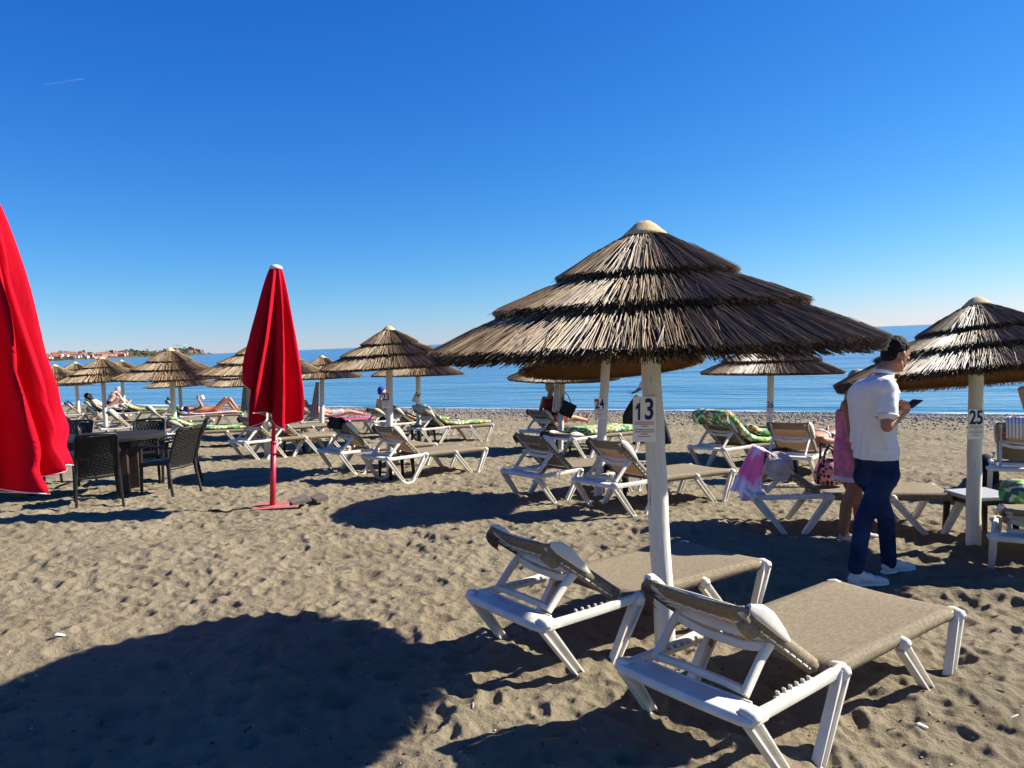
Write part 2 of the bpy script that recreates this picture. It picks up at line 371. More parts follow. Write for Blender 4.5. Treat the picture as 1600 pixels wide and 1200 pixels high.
def sand_mat():
    m = bpy.data.materials.new('sand'); m.use_nodes = True; n = m.node_tree.nodes; l = m.node_tree.links; p = n['Principled BSDF']
    tc = n.new('ShaderNodeTexCoord')
    def noise(s, d=4, r=.6):
        q = n.new('ShaderNodeTexNoise'); q.inputs['Scale'].default_value = s; q.inputs['Detail'].default_value = d; q.inputs['Roughness'].default_value = r
        l.new(tc.outputs['Object'], q.inputs['Vector']); return q
    a = noise(1.1, 6); g = noise(420, 2, .8)
    r = n.new('ShaderNodeValToRGB'); r.color_ramp.elements[0].position = .3; r.color_ramp.elements[0].color = (.214, .176, .114, 1)
    r.color_ramp.elements[1].position = .7; r.color_ramp.elements[1].color = (.300, .252, .167, 1); l.new(a.outputs[0], r.inputs[0])
    r2 = n.new('ShaderNodeValToRGB'); r2.color_ramp.elements[0].position = .3; r2.color_ramp.elements[0].color = (.62, .60, .58, 1)
    r2.color_ramp.elements[1].position = .72; r2.color_ramp.elements[1].color = (1.12, 1.1, 1.05, 1); l.new(g.outputs[0], r2.inputs[0])
    mx = n.new('ShaderNodeMix'); mx.data_type = 'RGBA'; mx.blend_type = 'MULTIPLY'; mx.inputs[0].default_value = .8
    l.new(r.outputs[0], mx.inputs[6]); l.new(r2.outputs[0], mx.inputs[7])
    # shingle near the water: grey stones, by distance along the beach slope
    sx = n.new('ShaderNodeSeparateXYZ'); l.new(tc.outputs['Object'], sx.inputs[0])
    m1 = n.new('ShaderNodeMath'); m1.operation = 'MULTIPLY'; m1.inputs[1].default_value = .51; l.new(sx.outputs[0], m1.inputs[0])
    m2 = n.new('ShaderNodeMath'); m2.operation = 'MULTIPLY_ADD'; m2.inputs[1].default_value = .86; l.new(sx.outputs[1], m2.inputs[0]); l.new(m1.outputs[0], m2.inputs[2])
    nn = noise(.8, 4); m3 = n.new('ShaderNodeMath'); m3.operation = 'MULTIPLY_ADD'; m3.inputs[1].default_value = 3.; l.new(nn.outputs[0], m3.inputs[0]); l.new(m2.outputs[0], m3.inputs[2])
    mr = n.new('ShaderNodeMapRange'); mr.inputs[1].default_value = 23.4; mr.inputs[2].default_value = 24.6; l.new(m3.outputs[0], mr.inputs[0])
    v = n.new('ShaderNodeTexVoronoi'); v.inputs['Scale'].default_value = 14; l.new(tc.outputs['Object'], v.inputs['Vector'])
    sp = n.new('ShaderNodeSeparateColor'); l.new(v.outputs['Color'], sp.inputs[0])
    r3 = n.new('ShaderNodeValToRGB'); r3.color_ramp.elements[0].color = (.04, .04, .038, 1); r3.color_ramp.elements[1].color = (.25, .23, .20, 1)
    e = r3.color_ramp.elements.new(.6); e.color = (.13, .12, .11, 1); l.new(sp.outputs[0], r3.inputs[0])
    m5 = n.new('ShaderNodeMix'); m5.data_type = 'RGBA'; l.new(mr.outputs[0], m5.inputs[0]); l.new(mx.outputs[2], m5.inputs[6]); l.new(r3.outputs[0], m5.inputs[7])
    # wet strip
    mw = n.new('ShaderNodeMapRange'); mw.inputs[1].default_value = 26.0; mw.inputs[2].default_value = 26.5; l.new(m2.outputs[0], mw.inputs[0])
    m6 = n.new('ShaderNodeMix'); m6.data_type = 'RGBA'; m6.blend_type = 'MULTIPLY'; l.new(mw.outputs[0], m6.inputs[0]); l.new(m5.outputs[2], m6.inputs[6]); m6.inputs[7].default_value = (.45, .42, .4, 1)
    l.new(m6.outputs[2], p.inputs['Base Color'])
    p.inputs['Roughness'].default_value = .95; p.inputs['Specular IOR Level'].default_value = .12
    b1 = noise(28, 6, .65); b2 = noise(260, 3, .7)
    ad = n.new('ShaderNodeMath'); ad.operation = 'MULTIPLY_ADD'; ad.inputs[1].default_value = .22; l.new(b2.outputs[0], ad.inputs[0]); l.new(b1.outputs[0], ad.inputs[2])
    b = n.new('ShaderNodeBump'); b.inputs['Strength'].default_value = 1.; b.inputs['Distance'].default_value = .03; l.new(ad.outputs[0], b.inputs['Height']); l.new(b.outputs[0], p.inputs['Normal'])
    return m
me.materials.append(sand_mat())
# shingle: thousands of loose pebbles along the water line, one object
def ico():
    b = bmesh.new(); bmesh.ops.create_icosphere(b, subdivisions=1, radius=1); v = np.array([x.co[:] for x in b.verts]); f_ = np.array([[q.index for q in x.verts] for x in b.faces]); b.free(); return v, f_
iv, if_ = ico(); NP = 42000
al = rs.uniform(-30, 22, NP); sx_ = np.concatenate([rs.normal(24.2, 1.2, NP*3//4), rs.uniform(20, 26.4, NP-NP*3//4)]); sx_ = np.clip(sx_, 18.5, 26.5)
px_ = .51*sx_+.86*al; py_ = .86*sx_-.51*al
pr_ = rs.uniform(.013, .04, NP); 
ca = np.cos(rs.rand(NP)*6.28); sa = np.sqrt(1-ca*ca)
V = iv[None]*np.stack([pr_*rs.uniform(.8, 1.4, NP), pr_, pr_*rs.uniform(.4, .75, NP)], -1)[:, None, :]*(1+rs.uniform(-.12, .12, (NP, len(iv), 1)))
VX = V[..., 0]*ca[:, None]-V[..., 1]*sa[:, None]+px_[:, None]; VY = V[..., 0]*sa[:, None]+V[..., 1]*ca[:, None]+py_[:, None]
VZ = V[..., 2]+(base_z(px_, py_)+sand_h(px_, py_)+pr_*.25)[:, None]
pv = np.stack([VX, VY, VZ], -1).reshape(-1, 3); pf = (if_[None]+(np.arange(NP)*len(iv))[:, None, None]).reshape(-1, 3)
pm = bpy.data.meshes.new('shingle'); pm.from_pydata(pv.tolist(), [], pf.tolist())
at_ = pm.attributes.new('rnd', 'FLOAT', 'FACE'); at_.data.foreach_set('value', np.repeat(rs.rand(NP), len(if_)))
pm.shade_smooth()
def peb_mat():
    m = mat('pebble', (.2, .2, .2), .7, .3); n = m.node_tree.nodes; l = m.node_tree.links; p = n['Principled BSDF']
    a = n.new('ShaderNodeAttribute'); a.attribute_name = 'rnd'; r = n.new('ShaderNodeValToRGB')
    r.color_ramp.elements[0].color = (.05, .05, .05, 1); r.color_ramp.elements[1].color = (.34, .32, .28, 1)
    for q, c in ((.35, (.11, .105, .10, 1)), (.6, (.18, .16, .14, 1)), (.8, (.27, .23, .19, 1))): e = r.color_ramp.elements.new(q); e.color = c
    l.new(a.outputs['Fac'], r.inputs[0]); l.new(r.outputs[0], p.inputs['Base Color']); return m
pm.materials.append(peb_mat()); po = bpy.data.objects.new('shingle', pm); COL.objects.link(po); tag(po, 'band of grey pebbles along the water line', 'pebbles', kind='stuff')
# small loose things on the sand: grit, bits of shell and reed, one object nobody could count
ND = 2600; ra = np.radians(rs.uniform(-42, 42, ND)); rr_ = 2.3*np.exp(rs.rand(ND)*2.0); dx_ = rr_*np.sin(ra); dy_ = rr_*np.cos(ra)
dp = rs.uniform(.002, .0065, ND)*(1+.5*(rs.rand(ND) > .93)); ln = np.where(rs.rand(ND) < .12, rs.uniform(3, 9, ND), rs.uniform(1, 1.7, ND)); ca = np.cos(rs.rand(ND)*6.28); sa = np.sqrt(1-ca*ca)
V = iv[None]*np.stack([dp*ln, dp, dp*.6], -1)[:, None, :]
VX = V[..., 0]*ca[:, None]-V[..., 1]*sa[:, None]+dx_[:, None]; VY = V[..., 0]*sa[:, None]+V[..., 1]*ca[:, None]+dy_[:, None]; VZ = V[..., 2]+(base_z(dx_, dy_)+sand_h(dx_, dy_)+dp*.3)[:, None]
pm2 = bpy.data.meshes.new('sand_debris'); pm2.from_pydata(np.stack([VX, VY, VZ], -1).reshape(-1, 3).tolist(), [], (if_[None]+(np.arange(ND)*len(iv))[:, None, None]).reshape(-1, 3).tolist())
at_ = pm2.attributes.new('rnd', 'FLOAT', 'FACE'); at_.data.foreach_set('value', np.repeat(rs.rand(ND), len(if_)))
md = mat('grit', (.2, .2, .2), .8, .2); n = md.node_tree.nodes; l = md.node_tree.links; a = n.new('ShaderNodeAttribute'); a.attribute_name = 'rnd'; r = n.new('ShaderNodeValToRGB')
r.color_ramp.elements[0].color = (.03, .022, .015, 1); r.color_ramp.elements[1].color = (.55, .5, .42, 1); e = r.color_ramp.elements.new(.55); e.color = (.09, .07, .05, 1); e = r.color_ramp.elements.new(.8); e.color = (.22, .17, .11, 1)
l.new(a.outputs['Fac'], r.inputs[0]); l.new(r.outputs[0], n['Principled BSDF'].inputs['Base Color'])
pm2.materials.append(md); po2 = bpy.data.objects.new('sand_debris', pm2); COL.objects.link(po2); tag(po2, 'tiny stones, shell bits and reed bits lying on the sand', 'grit', kind='stuff')
# ------------------------------------------------------------------ sea
SEA = -1.03
def sea_mat():
    m = bpy.data.materials.new('sea_water'); m.use_nodes = True; n = m.node_tree.nodes; l = m.node_tree.links; p = n['Principled BSDF']
    tc = n.new('ShaderNodeTexCoord'); mp = n.new('ShaderNodeMapping'); mp.inputs['Rotation'].default_value = (0, 0, R_(25)); l.new(tc.outputs['Object'], mp.inputs[0])
    def noise(s, d, sc_):
        m_ = n.new('ShaderNodeMapping'); m_.inputs['Scale'].default_value = sc_; l.new(mp.outputs[0], m_.inputs[0])
        q = n.new('ShaderNodeTexNoise'); q.inputs['Scale'].default_value = s; q.inputs['Detail'].default_value = d; l.new(m_.outputs[0], q.inputs['Vector']); return q
    a = noise(.028, 5, (.35, 1, 1)); r = n.new('ShaderNodeValToRGB'); r.color_ramp.elements[0].position = .35; r.color_ramp.elements[0].color = (.018, .09, .19, 1)
    r.color_ramp.elements[1].position = .7; r.color_ramp.elements[1].color = (.026, .12, .245, 1); l.new(a.outputs[0], r.inputs[0])
    # shallower, greener water near the beach
    sx = n.new('ShaderNodeSeparateXYZ'); l.new(tc.outputs['Object'], sx.inputs[0])
    m1 = n.new('ShaderNodeMath'); m1.operation = 'MULTIPLY'; m1.inputs[1].default_value = .51; l.new(sx.outputs[0], m1.inputs[0])
    m2 = n.new('ShaderNodeMath'); m2.operation = 'MULTIPLY_ADD'; m2.inputs[1].default_value = .86; l.new(sx.outputs[1], m2.inputs[0]); l.new(m1.outputs[0], m2.inputs[2])
    mr = n.new('ShaderNodeMapRange'); mr.inputs[1].default_value = 80; mr.inputs[2].default_value = 27; l.new(m2.outputs[0], mr.inputs[0])
    mx = n.new('ShaderNodeMix'); mx.data_type = 'RGBA'; l.new(mr.outputs[0], mx.inputs[0]); l.new(r.outputs[0], mx.inputs[6]); mx.inputs[7].default_value = (.045, .165, .25, 1)
    # thin line of foam where the water meets the pebbles
    nf = noise(.9, 4, (.4, 1, 1)); mf = n.new('ShaderNodeMath'); mf.operation = 'MULTIPLY_ADD'; mf.inputs[1].default_value = 1.6; l.new(nf.outputs[0], mf.inputs[0]); l.new(m2.outputs[0], mf.inputs[2])
    fr = n.new('ShaderNodeMapRange'); fr.inputs[1].default_value = 28.1; fr.inputs[2].default_value = 27.7; l.new(mf.outputs[0], fr.inputs[0])
    mx2 = n.new('ShaderNodeMix'); mx2.data_type = 'RGBA'; l.new(fr.outputs[0], mx2.inputs[0]); l.new(mx.outputs[2], mx2.inputs[6]); mx2.inputs[7].default_value = (.6, .65, .66, 1)
    l.new(mx2.outputs[2], p.inputs['Base Color'])
    p.inputs['Roughness'].default_value = .16; p.inputs['IOR'].default_value = 1.33; p.inputs['Specular IOR Level'].default_value = .5
    b1 = noise(.16, 3, (.22, 1, 1)); b2 = noise(.9, 4, (.3, 1, 1)); b3 = noise(5, 3, (.5, 1, 1))
    h1 = n.new('ShaderNodeBump'); h1.inputs['Strength'].default_value = 1; h1.inputs['Distance'].default_value = 1.1; l.new(b1.outputs[0], h1.inputs['Height'])
    h2 = n.new('ShaderNodeBump'); h2.inputs['Strength'].default_value = 1; h2.inputs['Distance'].default_value = .34; l.new(b2.outputs[0], h2.inputs['Height']); l.new(h1.outputs[0], h2.inputs['Normal'])
    h3 = n.new('ShaderNodeBump'); h3.inputs['Strength'].default_value = .8; h3.inputs['Distance'].default_value = .04; l.new(b3.outputs[0], h3.inputs['Height']); l.new(h2.outputs[0], h3.inputs['Normal'])
    l.new(h3.outputs[0], p.inputs['Normal'])
    return m
b = MB(); G = 60000
b.add([(-G, -2000, 0), (G, -2000, 0), (G, G, 0), (-G, G, 0)], [(0, 1, 2, 3)])
sea = b.build('sea', sea_mat(), smooth=False); sea.location.z = SEA; tag(sea, kind='structure')
# ------------------------------------------------------------------ far coast
rc = random.Random(5)
def prof(px):      # skyline height of the headland in pixels above its water line
    t = (px-40)/(320-40)
    return .82*(19-4*t+2.2*math.sin(px*.07)+1.2*math.sin(px*.19+1))*min(1, max(0, (338-px)/22))
D0 = 1900
def coastY(px): return D0+ (px-60)*3.2
b = MB(); vs = []; fs = []; NXC = 120; rows = [(0, -.2), (.05, .06), (.5, .45), (1, .85), (1.3, 1.0), (2.2, .8)]
for i in range(NXC):
    px = -160+(345+160)*i/(NXC-1); y0 = coastY(px); hh = max(prof(px), .02)*y0/1200
    for (t, k) in rows:
        Yc = y0+t*160; x = (px-800)/1200*Yc*1.0015
        vs.append((x, Yc, SEA+hh*k*.82))
for i in range(NXC-1):
    for j in range(len(rows)-1):
        a = i*len(rows)+j; fs.append((a, a+len(rows), a+len(rows)+1, a+1))
b.add(vs, fs); hl = b.build('headland', mat('coast_ground', (.14, .11, .07), .95, .05, col2=(.055, .07, .035), scale=.02), fix=True); tag(hl, kind='structure')
# far houses, each its own thing
HW = [mat('far_wall_pink', (.42, .24, .20), .9, .1), mat('far_wall_terracotta', (.33, .15, .12), .9, .1), mat('far_wall_white', (.72, .66, .6), .9, .1), mat('far_wall_rose', (.50, .33, .27), .9, .1)]
HR = mat('far_roof_tile', (.28, .13, .09), .9, .1); HG = mat('far_window', (.05, .045, .05), .4, .5)
def house_proto(wm, wd, dp, ht):
    r = empty('far_house')
    m = MB(); m.box((0, 0, ht/2), (wd, dp, ht)); m.build('wall', wm, r, smooth=False)
    m = MB(); o = .5; m.add([(-wd/2-o, -dp/2-o, ht), (wd/2+o, -dp/2-o, ht), (wd/2+o, dp/2+o, ht), (-wd/2-o, dp/2+o, ht), (-wd/4, 0, ht+2.2), (wd/4, 0, ht+2.2)], [(0, 1, 5, 4), (1, 2, 5), (2, 3, 4, 5), (3, 0, 4), (3, 2, 1, 0)])
    m.build('roof', HR, r, smooth=False)
    for f_ in range(int(ht//3)):
        for k in range(max(2, int(wd//5))):
            m = MB(); m.box((-wd/2+wd*(k+.5)/max(2, int(wd//5)), -dp/2-.04, 1.7+3*f_), (1.5, .2, 1.6)); m.build('window', HG, r, smooth=False)
    return r
protos = [house_proto(HW[i % 4], wd, 10, ht) for i, (wd, ht) in enumerate([(13, 7), (17, 10), (11, 7), (22, 7), (14, 10), (18, 7)])]
for i, pr0 in enumerate(protos):
    pass
hs_ = []
spots = []
for k in range(130):
    px = rc.uniform(62, 315) if k > 55 else rc.uniform(62, 200)
    if 205 < px < 265 and rc.random() < .7: continue
    f_ = rc.uniform(.12, .95) if px > 130 else rc.uniform(.3, 1)
    spots.append((px, f_, rc.choice([0, 1, 1, 4, 0, 5, 3]) if rc.random() < .80 else 2))
for i in range(6): spots[i] = (spots[i][0], spots[i][1], i)
used = set()
def band(px): return 'just right of the big red parasol' if px < 120 else 'above the second leftmost umbrella' if px < 175 else 'between the two wide umbrella tips' if px < 235 else 'behind the widest umbrella tip' if px < 285 else 'near its right tip'
HLAB = ['pink', 'dark terracotta', 'white', 'pale rose', 'pink', 'dark terracotta']
for (px, f_, ty) in spots:
    y0 = coastY(px); Yc = y0+f_*160; hh = max(prof(px), .5)*y0/1200
    kk = np.interp(f_, [q_[0] for q_ in rows], [q_[1] for q_ in rows])
    loc = Vector(((px-800)/1200*Yc*1.0015, Yc, SEA+hh*kk*.82-.6))
    if ty not in used: o = protos[ty]; used.add(ty)
    else: o = copy_tree(protos[ty])
    o.location = loc; o.rotation_euler.z = rc.uniform(-.6, .6)+.4; s_ = rc.uniform(.6, 1.05); o.scale = (s_, s_, s_)
    tag(o, 'small %s house on the far headland %s' % (HLAB[ty], band(px)), 'house', '%s houses on the far headland %s' % (HLAB[ty], band(px)))
# a white building at the tip and a crane
def coast_pt(px, f_):
    y0 = coastY(px); Yc = y0+f_*160; hh = max(prof(px), .5)*y0/1200; kk = np.interp(f_, [q_[0] for q_ in rows], [q_[1] for q_ in rows])
    return Vector(((px-800)/1200*Yc*1.0015, Yc, SEA+hh*kk*.82))
r = empty('white_villa', coast_pt(321, .4), .3, 'white stepped villa at the very tip of the headland', 'house')
r.location.z = 3
m = MB(); m.box((0, 0, 5), (12, 10, 16)); m.build('wall', HW[2], r, smooth=False)
m = MB(); m.box((9, 0, 3), (8, 9, 10)); m.build('annex', HW[2], r, smooth=False)
m = MB(); m.box((0, 0, 13.3), (13, 11, .5)); m.build('roof', HW[3], r, smooth=False)
cp = coast_pt(282, .8); r = empty('tower_crane', cp, 0, 'white tower crane standing above the far headland', 'crane')
MC = mat('crane_paint', (.75, .75, .74), .5, .3); HC = 21
m = MB()
for sx in (-.9, .9):
    for sy in (-.9, .9): m.tube([(sx, sy, -4), (sx, sy, HC)], .16, 5)
for z in range(-3, HC, 3): m.tube([(-.9, -.9, z), (.9, -.9, z+3)], .1, 4); m.tube([(.9, .9, z), (-.9, .9, z+3)], .1, 4)
m.build('mast', mat('crane_mast', (.35, .3, .28), .6, .3), r)
m = MB(); m.tube([(-9, 0, HC), (34, 0, HC)], .45, 5); m.tube([(-9, 0, HC+1.6), (34, 0, HC+1.2)], .3, 5)
for k in range(22): m.tube([(-9+k*1.95, 0, HC), (-8+k*1.95, 0, HC+1.5)], .14, 4)
m.build('jib', MC, r)
m = MB(); m.box((-8.5, 0, HC-.6), (5, 2, 2.4)); m.build('counterweight', MC, r)
# far trees: one belt of foliage nobody could count, plus single pines on the skyline
def far_tree(seed, hgt, wid):
    q = random.Random(seed); m = MB()
    for k in range(46):
        a = q.uniform(0, 6.28); rr = wid*math.sqrt(q.random())*.5; z = hgt*(.45+.5*q.random()*(1-(rr/wid)))
        s_ = q.uniform(.08, .17)*wid
        m.ell((rr*math.cos(a), rr*math.sin(a), z), (s_, s_, s_*.6), n=6)
    return m
MF1 = mat('far_foliage', (.045, .060, .040), .9, .05, var=.3, scale=.4); MTK = mat('far_trunk', (.06, .045, .03), .9, .1)
tp = []
for sd, hg, wd in ((1, 8, 9), (2, 10, 7), (3, 7, 10)):
    r = empty('pine_tree'); far_tree(sd, hg, wd).build('crown', MF1, r); m = MB(); m.tube([(0, 0, -1), (0, 0, hg*.6)], [.5, .3], 6); m.build('trunk', MTK, r); tp.append(r)
uset = set()
for k in range(120):
    px = rc.uniform(60, 318) if k < 60 else rc.uniform(198, 318)
    f_ = rc.uniform(.75, 1.35) if k % 3 else rc.uniform(.1, .6); ty = k % 3
    o = tp[ty] if ty not in uset else copy_tree(tp[ty]); uset.add(ty)
    o.location = coast_pt(px, f_)-Vector((0, 0, .8)); s_ = rc.uniform(.6, 1.15); o.scale = (s_, s_, s_); o.rotation_euler.z = rc.uniform(0, 6)
    tag(o, 'dark green tree on the far headland '+band(px), 'tree', 'trees on the far headland '+band(px))
m = MB()
for k in range(900):
    px = rc.uniform(62, 322) if k % 2 else rc.uniform(66, 120); f_ = rc.uniform(.05, 1.2); c = coast_pt(px, f_); s_ = rc.uniform(1., 3.2)
    m.ell(c+Vector((0, 0, s_*.4)), (s_*1.3, s_, s_*.8), n=5)
o = m.build('coastal_scrub', MF1); tag(o, 'dark green scrub covering the far headland', 'scrub', kind='stuff')
# thin contrail high in the sky
m = MB(); pa = at(70, 132, 30000); pb = at(130, 123.5, 30000); m.tube([pa, pa.lerp(pb, .5), pb], [10, 30, 16], 6)
MV = bpy.data.materials.new('contrail'); MV.use_nodes = True; n_ = MV.node_tree.nodes; n_['Principled BSDF'].inputs['Base Color'].default_value = (.9, .9, .9, 1); n_['Principled BSDF'].inputs['Alpha'].default_value = .07
o = m.build('contrail', MV); tag(o, 'short faint white vapour trail high in the sky', 'contrail', kind='structure')
# ------------------------------------------------------------------ straw umbrellas
PROF = [(.06, .02, .52, .27), (.40, .272, .885, .452), (.77, .458, 1.265, .668)]   # r0, drop0, r1, drop1 for R = 1.265
def canopy_mesh(dens, wid, seed, layers=4):
    """returns three tier meshes of loose reeds for a unit canopy, apex at z=0"""
    q = random.Random(seed); out = []
    for ti, (r0, d0, r1, d1) in enumerate(PROF):
        m = MB(); 
        circ = 2*math.pi*r1
        clump = [q.uniform(-.10, .10) for _ in range(90)]
        lump = [q.uniform(-.006, .007) for _ in range(40)]
        for la in range(layers):
            n = int(circ/wid*dens)
            for k in range(n):
                a = 2*math.pi*(k+q.random())/n
                off = -la*.0165+q.uniform(-.006, .006) + (.004 if la == 0 else 0)
                st = r0+(r1-r0)*(q.random()**1.3)*.72 if la == 0 else r0+(r1-r0)*q.random()*.6
                en = r1+q.gauss(0, .006)+lump[int(a/6.2832*40) % 40]-.006*la
                if la == 0 and q.random() < .012: en += q.uniform(.02, .06)
                skew = q.gauss(0, .035)+clump[int(a/6.2832*90) % 90]*.35
                def P(r, aa, up=0):
                    t = (r-r0)/(r1-r0); z = -(d0+(d1-d0)*t)+.012*math.sin(math.pi*min(max(t, 0), 1))+off+up
                    return (r*math.cos(aa), r*math.sin(aa), z)
                a1 = a+skew*(.5 if ti else .35); w_ = wid*q.uniform(.6, 1.25)*.5
                lift = q.uniform(0, .006)
                p0 = Vector(P(st, a, 0)); p1 = Vector(P(en, a1, lift-q.uniform(0, .012)*(la == 0)))
                t = (p1-p0).normalized(); sd = Vector((-math.sin(a), math.cos(a), 0)); up = sd.cross(t); 
                if up.z < 0: up = -up
                col = min(1, max(0, (q.betavariate(2.1, 2.2) if la == 0 else q.betavariate(1.6, 3))+(clump[int(a/6.2832*90) % 90]*1.2)))
                vs = []
                for p, s_ in ((p0, .8), (p1, .7)):
                    vs += [p-sd*w_*s_, p+sd*w_*s_, p+up*w_*1.2*s_]
                m.add(vs, [(0, 3, 5, 2), (1, 2, 5, 4), (0, 1, 4, 3), (3, 4, 5)], col)
        out.append(m.mesh('straw_tier', M_REED, smooth=False, attr=True, fix=False))
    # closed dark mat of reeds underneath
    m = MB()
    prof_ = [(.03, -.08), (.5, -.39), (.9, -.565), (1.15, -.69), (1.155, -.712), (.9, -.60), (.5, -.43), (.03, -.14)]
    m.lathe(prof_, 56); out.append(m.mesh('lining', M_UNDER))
    return out
LOD = {'hi': canopy_mesh(1.2, .0068, 1, 6), 'mid': canopy_mesh(1.15, .013, 2, 4), 'low': canopy_mesh(1.1, .026, 3, 3), 'mid2': canopy_mesh(1.12, .0145, 12, 4), 'low2': canopy_mesh(1.05, .028, 13, 3)}
def text_mesh(txt, size, m, ext=.0015):
    c = bpy.data.curves.new('t', 'FONT'); c.body = txt; c.size = size; c.extrude = ext; c.align_x = 'CENTER'; c.align_y = 'CENTER'; c.offset = size*.022
    o = bpy.data.objects.new('t', c); COL.objects.link(o); dg = bpy.context.evaluated_depsgraph_get(); dg.update()
    me = bpy.data.meshes.new_from_object(o.evaluated_get(dg)); bpy.data.objects.remove(o); me.materials.clear(); me.materials.append(m); return me
def number_sign(txt, parent, loc, tilt=0, W=.125, Hh=.245, rot=0, dots=False):
    """white board facing the camera side (-y) of its post"""
    b = MB(); b.box((0, 0, 0), (W, .004, Hh)); s = b.build('number_sign', M_BOARD, parent, smooth=False)
    s.location = loc; s.rotation_euler = (0, tilt, rot)
    if txt[0] == '1':       # painted 1 with its slanted flag
        q = MB(); k_ = Hh*.36; pl = [(-.10, 0), (.10, 0), (.10, 1.3), (-.04, 1.3), (-.32, 1.0), (-.32, .78), (-.10, .92)]
        vs = [(x*k_*.62-W*.24, -.0055, z*k_*.82-.0+Hh*.0-.005) for x, z in pl]+[(x*k_*.62-W*.24, -.0022, z*k_*.82-.005) for x, z in pl]; n = len(pl)
        q.add(vs, [tuple(range(n)), tuple(range(2*n-1, n-1, -1))]+[(i, (i+1) % n, n+(i+1) % n, n+i) for i in range(n)]); q.build('numeral', M_NAVY, s, smooth=False)
    me = text_mesh(txt[1:] if txt[0] == '1' else txt, Hh*.50, M_NAVY); o = bpy.data.objects.new('numeral', me); COL.objects.link(o); o.parent = s
    o.rotation_euler = (R_(90), 0, 0); o.location = (W*.20 if txt[0] == '1' else 0, -.0035, Hh*.20); o.scale = (.92, 1.28, 1)
    b = MB()
    for k, (z, wd) in enumerate(((-.06, .9), (-.10, .95), (-.145, .3), (-.22, .9), (-.265, .95), (-.31, .35), (-.36, .6))):
        b.box((0, -.003, z*Hh*1.05-.0), (W*.9*wd, .002, Hh*.016))
    b.build('small_print', M_REDTX, s, smooth=False)
    b = MB(); b.tube([(-W*.2, .02, Hh*.42), (-W*.2, -.004, Hh*.42)], .003, 6); b.build('screw', M_ROD, s)
    return s
GRP_U = 'straw beach umbrellas'
def umbrella(px, apy, Y, R, label, lod='mid', sign=None, tilt=(0, 0), base=None, rpost=.056, lean=0, sign_py=None, sign_dx=-.03, stilt=0, srot=0, zscale=1):
    ap = at(px, apy, Y)-Vector((0, 0, .042*R/1.265)); bx, by = (base if base else (ap.x, ap.y))
    gzz = GZ(bx, by)
    root = empty('straw_umbrella', (bx, by, gzz), 0, label, 'beach umbrella', GRP_U)
    k = R/1.265
    cn = Vector((ap.x-bx, ap.y-by, ap.z-gzz))
    from mathutils import Euler
    if lod != 'hi': tilt = (tilt[0]+R_(random.Random(int(px)).uniform(-2, 2)), tilt[1]+R_(random.Random(int(px)+1).uniform(-1.8, 1.8)))
    E_ = Euler((tilt[0], tilt[1], 0))
    spin = random.Random(int(px*7)).uniform(0, 6.28)
    M4 = Matrix.Translation(cn) @ E_.to_matrix().to_4x4() @ Matrix.Rotation(spin, 4, 'Z') @ Matrix.Diagonal((k, k, k*zscale, 1))
    ms = LOD[lod+'2' if lod != 'hi' and int(px) % 2 else lod]
    for i in range(3):
        o = bpy.data.objects.new('straw_tier', ms[i]); COL.objects.link(o); o.parent = root; o.matrix_local = M4
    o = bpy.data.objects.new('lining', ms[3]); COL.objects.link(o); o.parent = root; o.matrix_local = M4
    m = MB(); m.lathe([(.001, .045), (.03, .04), (.06, .022), (.105, -.018), (.125, -.035), (.12, -.045), (.02, -.03)], 28)
    o = m.build('cap', M_CAP, root); o.matrix_local = M4
    # hoops and rods under the straw
    m = MB(); n = 12
    for (rr, zz) in ((.62, -.45), (1.10, -.705)):
        m.tube([(rr*math.cos(t*2*math.pi/32), rr*math.sin(t*2*math.pi/32), zz) for t in range(33)], .008, 5)
    o = m.build('hoop', M_ROD, root); o.matrix_local = M4
    for t in range(8):
        a = 2*math.pi*t/8; m = MB(); m.tube([(.05*math.cos(a), .05*math.sin(a), -.10), (.6*math.cos(a), .6*math.sin(a), -.43), (1.12*math.cos(a), 1.12*math.sin(a), -.71)], .009, 5)
        o = m.build('rib', M_ROD, root); o.matrix_local = M4
    # post
    q = random.Random(int(px)); pts = []; rr = []
    top = cn+Vector((0, 0, -.16*k)); N = 14
    for i in range(N+1):
        t = i/N; p = Vector((0, 0, -.35)).lerp(top, t)
        if i in (0,): p = Vector((0, 0, -.35))
        pts.append(p+Vector((q.uniform(-.003, .003), q.uniform(-.003, .003), 0))); rr.append(rpost*(1.04-.10*t)*q.uniform(.985, 1.015))
    m = MB(); m.tube(pts, rr, 18); m.build('post', M_POST, root)
    if sign:
        Z0 = (at(px, sign_py, by).z-gzz); t = (Z0+.35)/(top.z+.35); p = Vector((0, 0, -.35)).lerp(top, t)
        number_sign(sign, root, (p.x+sign_dx, p.y-rpost*1.02-.004, p.z), stilt, rot=srot)
    return root
umbrella(1007, 345, 4.21, 1.195, 'largest straw umbrella with layered reeds, number 13 on its white post, above two empty loungers', 'hi', '13', base=(.79, 4.12), sign_py=655, sign_dx=-.062, stilt=.04, srot=.0)
umbrella(949, 492, 9.15, 1.09, 'straw umbrella tilted towards the sea, number 24 on its leaning white post', 'mid', '24', tilt=(R_(-9), 0), base=tuple(gp(931, 777)[:2]), sign_py=637, sign_dx=-.05, stilt=-.03)
umbrella(1526, 464, 6.26, 1.13, 'straw umbrella at the right edge, number 25 on its straight white post', 'hi', '25', tilt=(R_(-8), R_(-1)), base=tuple(gp(1519, 857)[:2]), sign_py=661, sign_dx=-.03, stilt=.03)
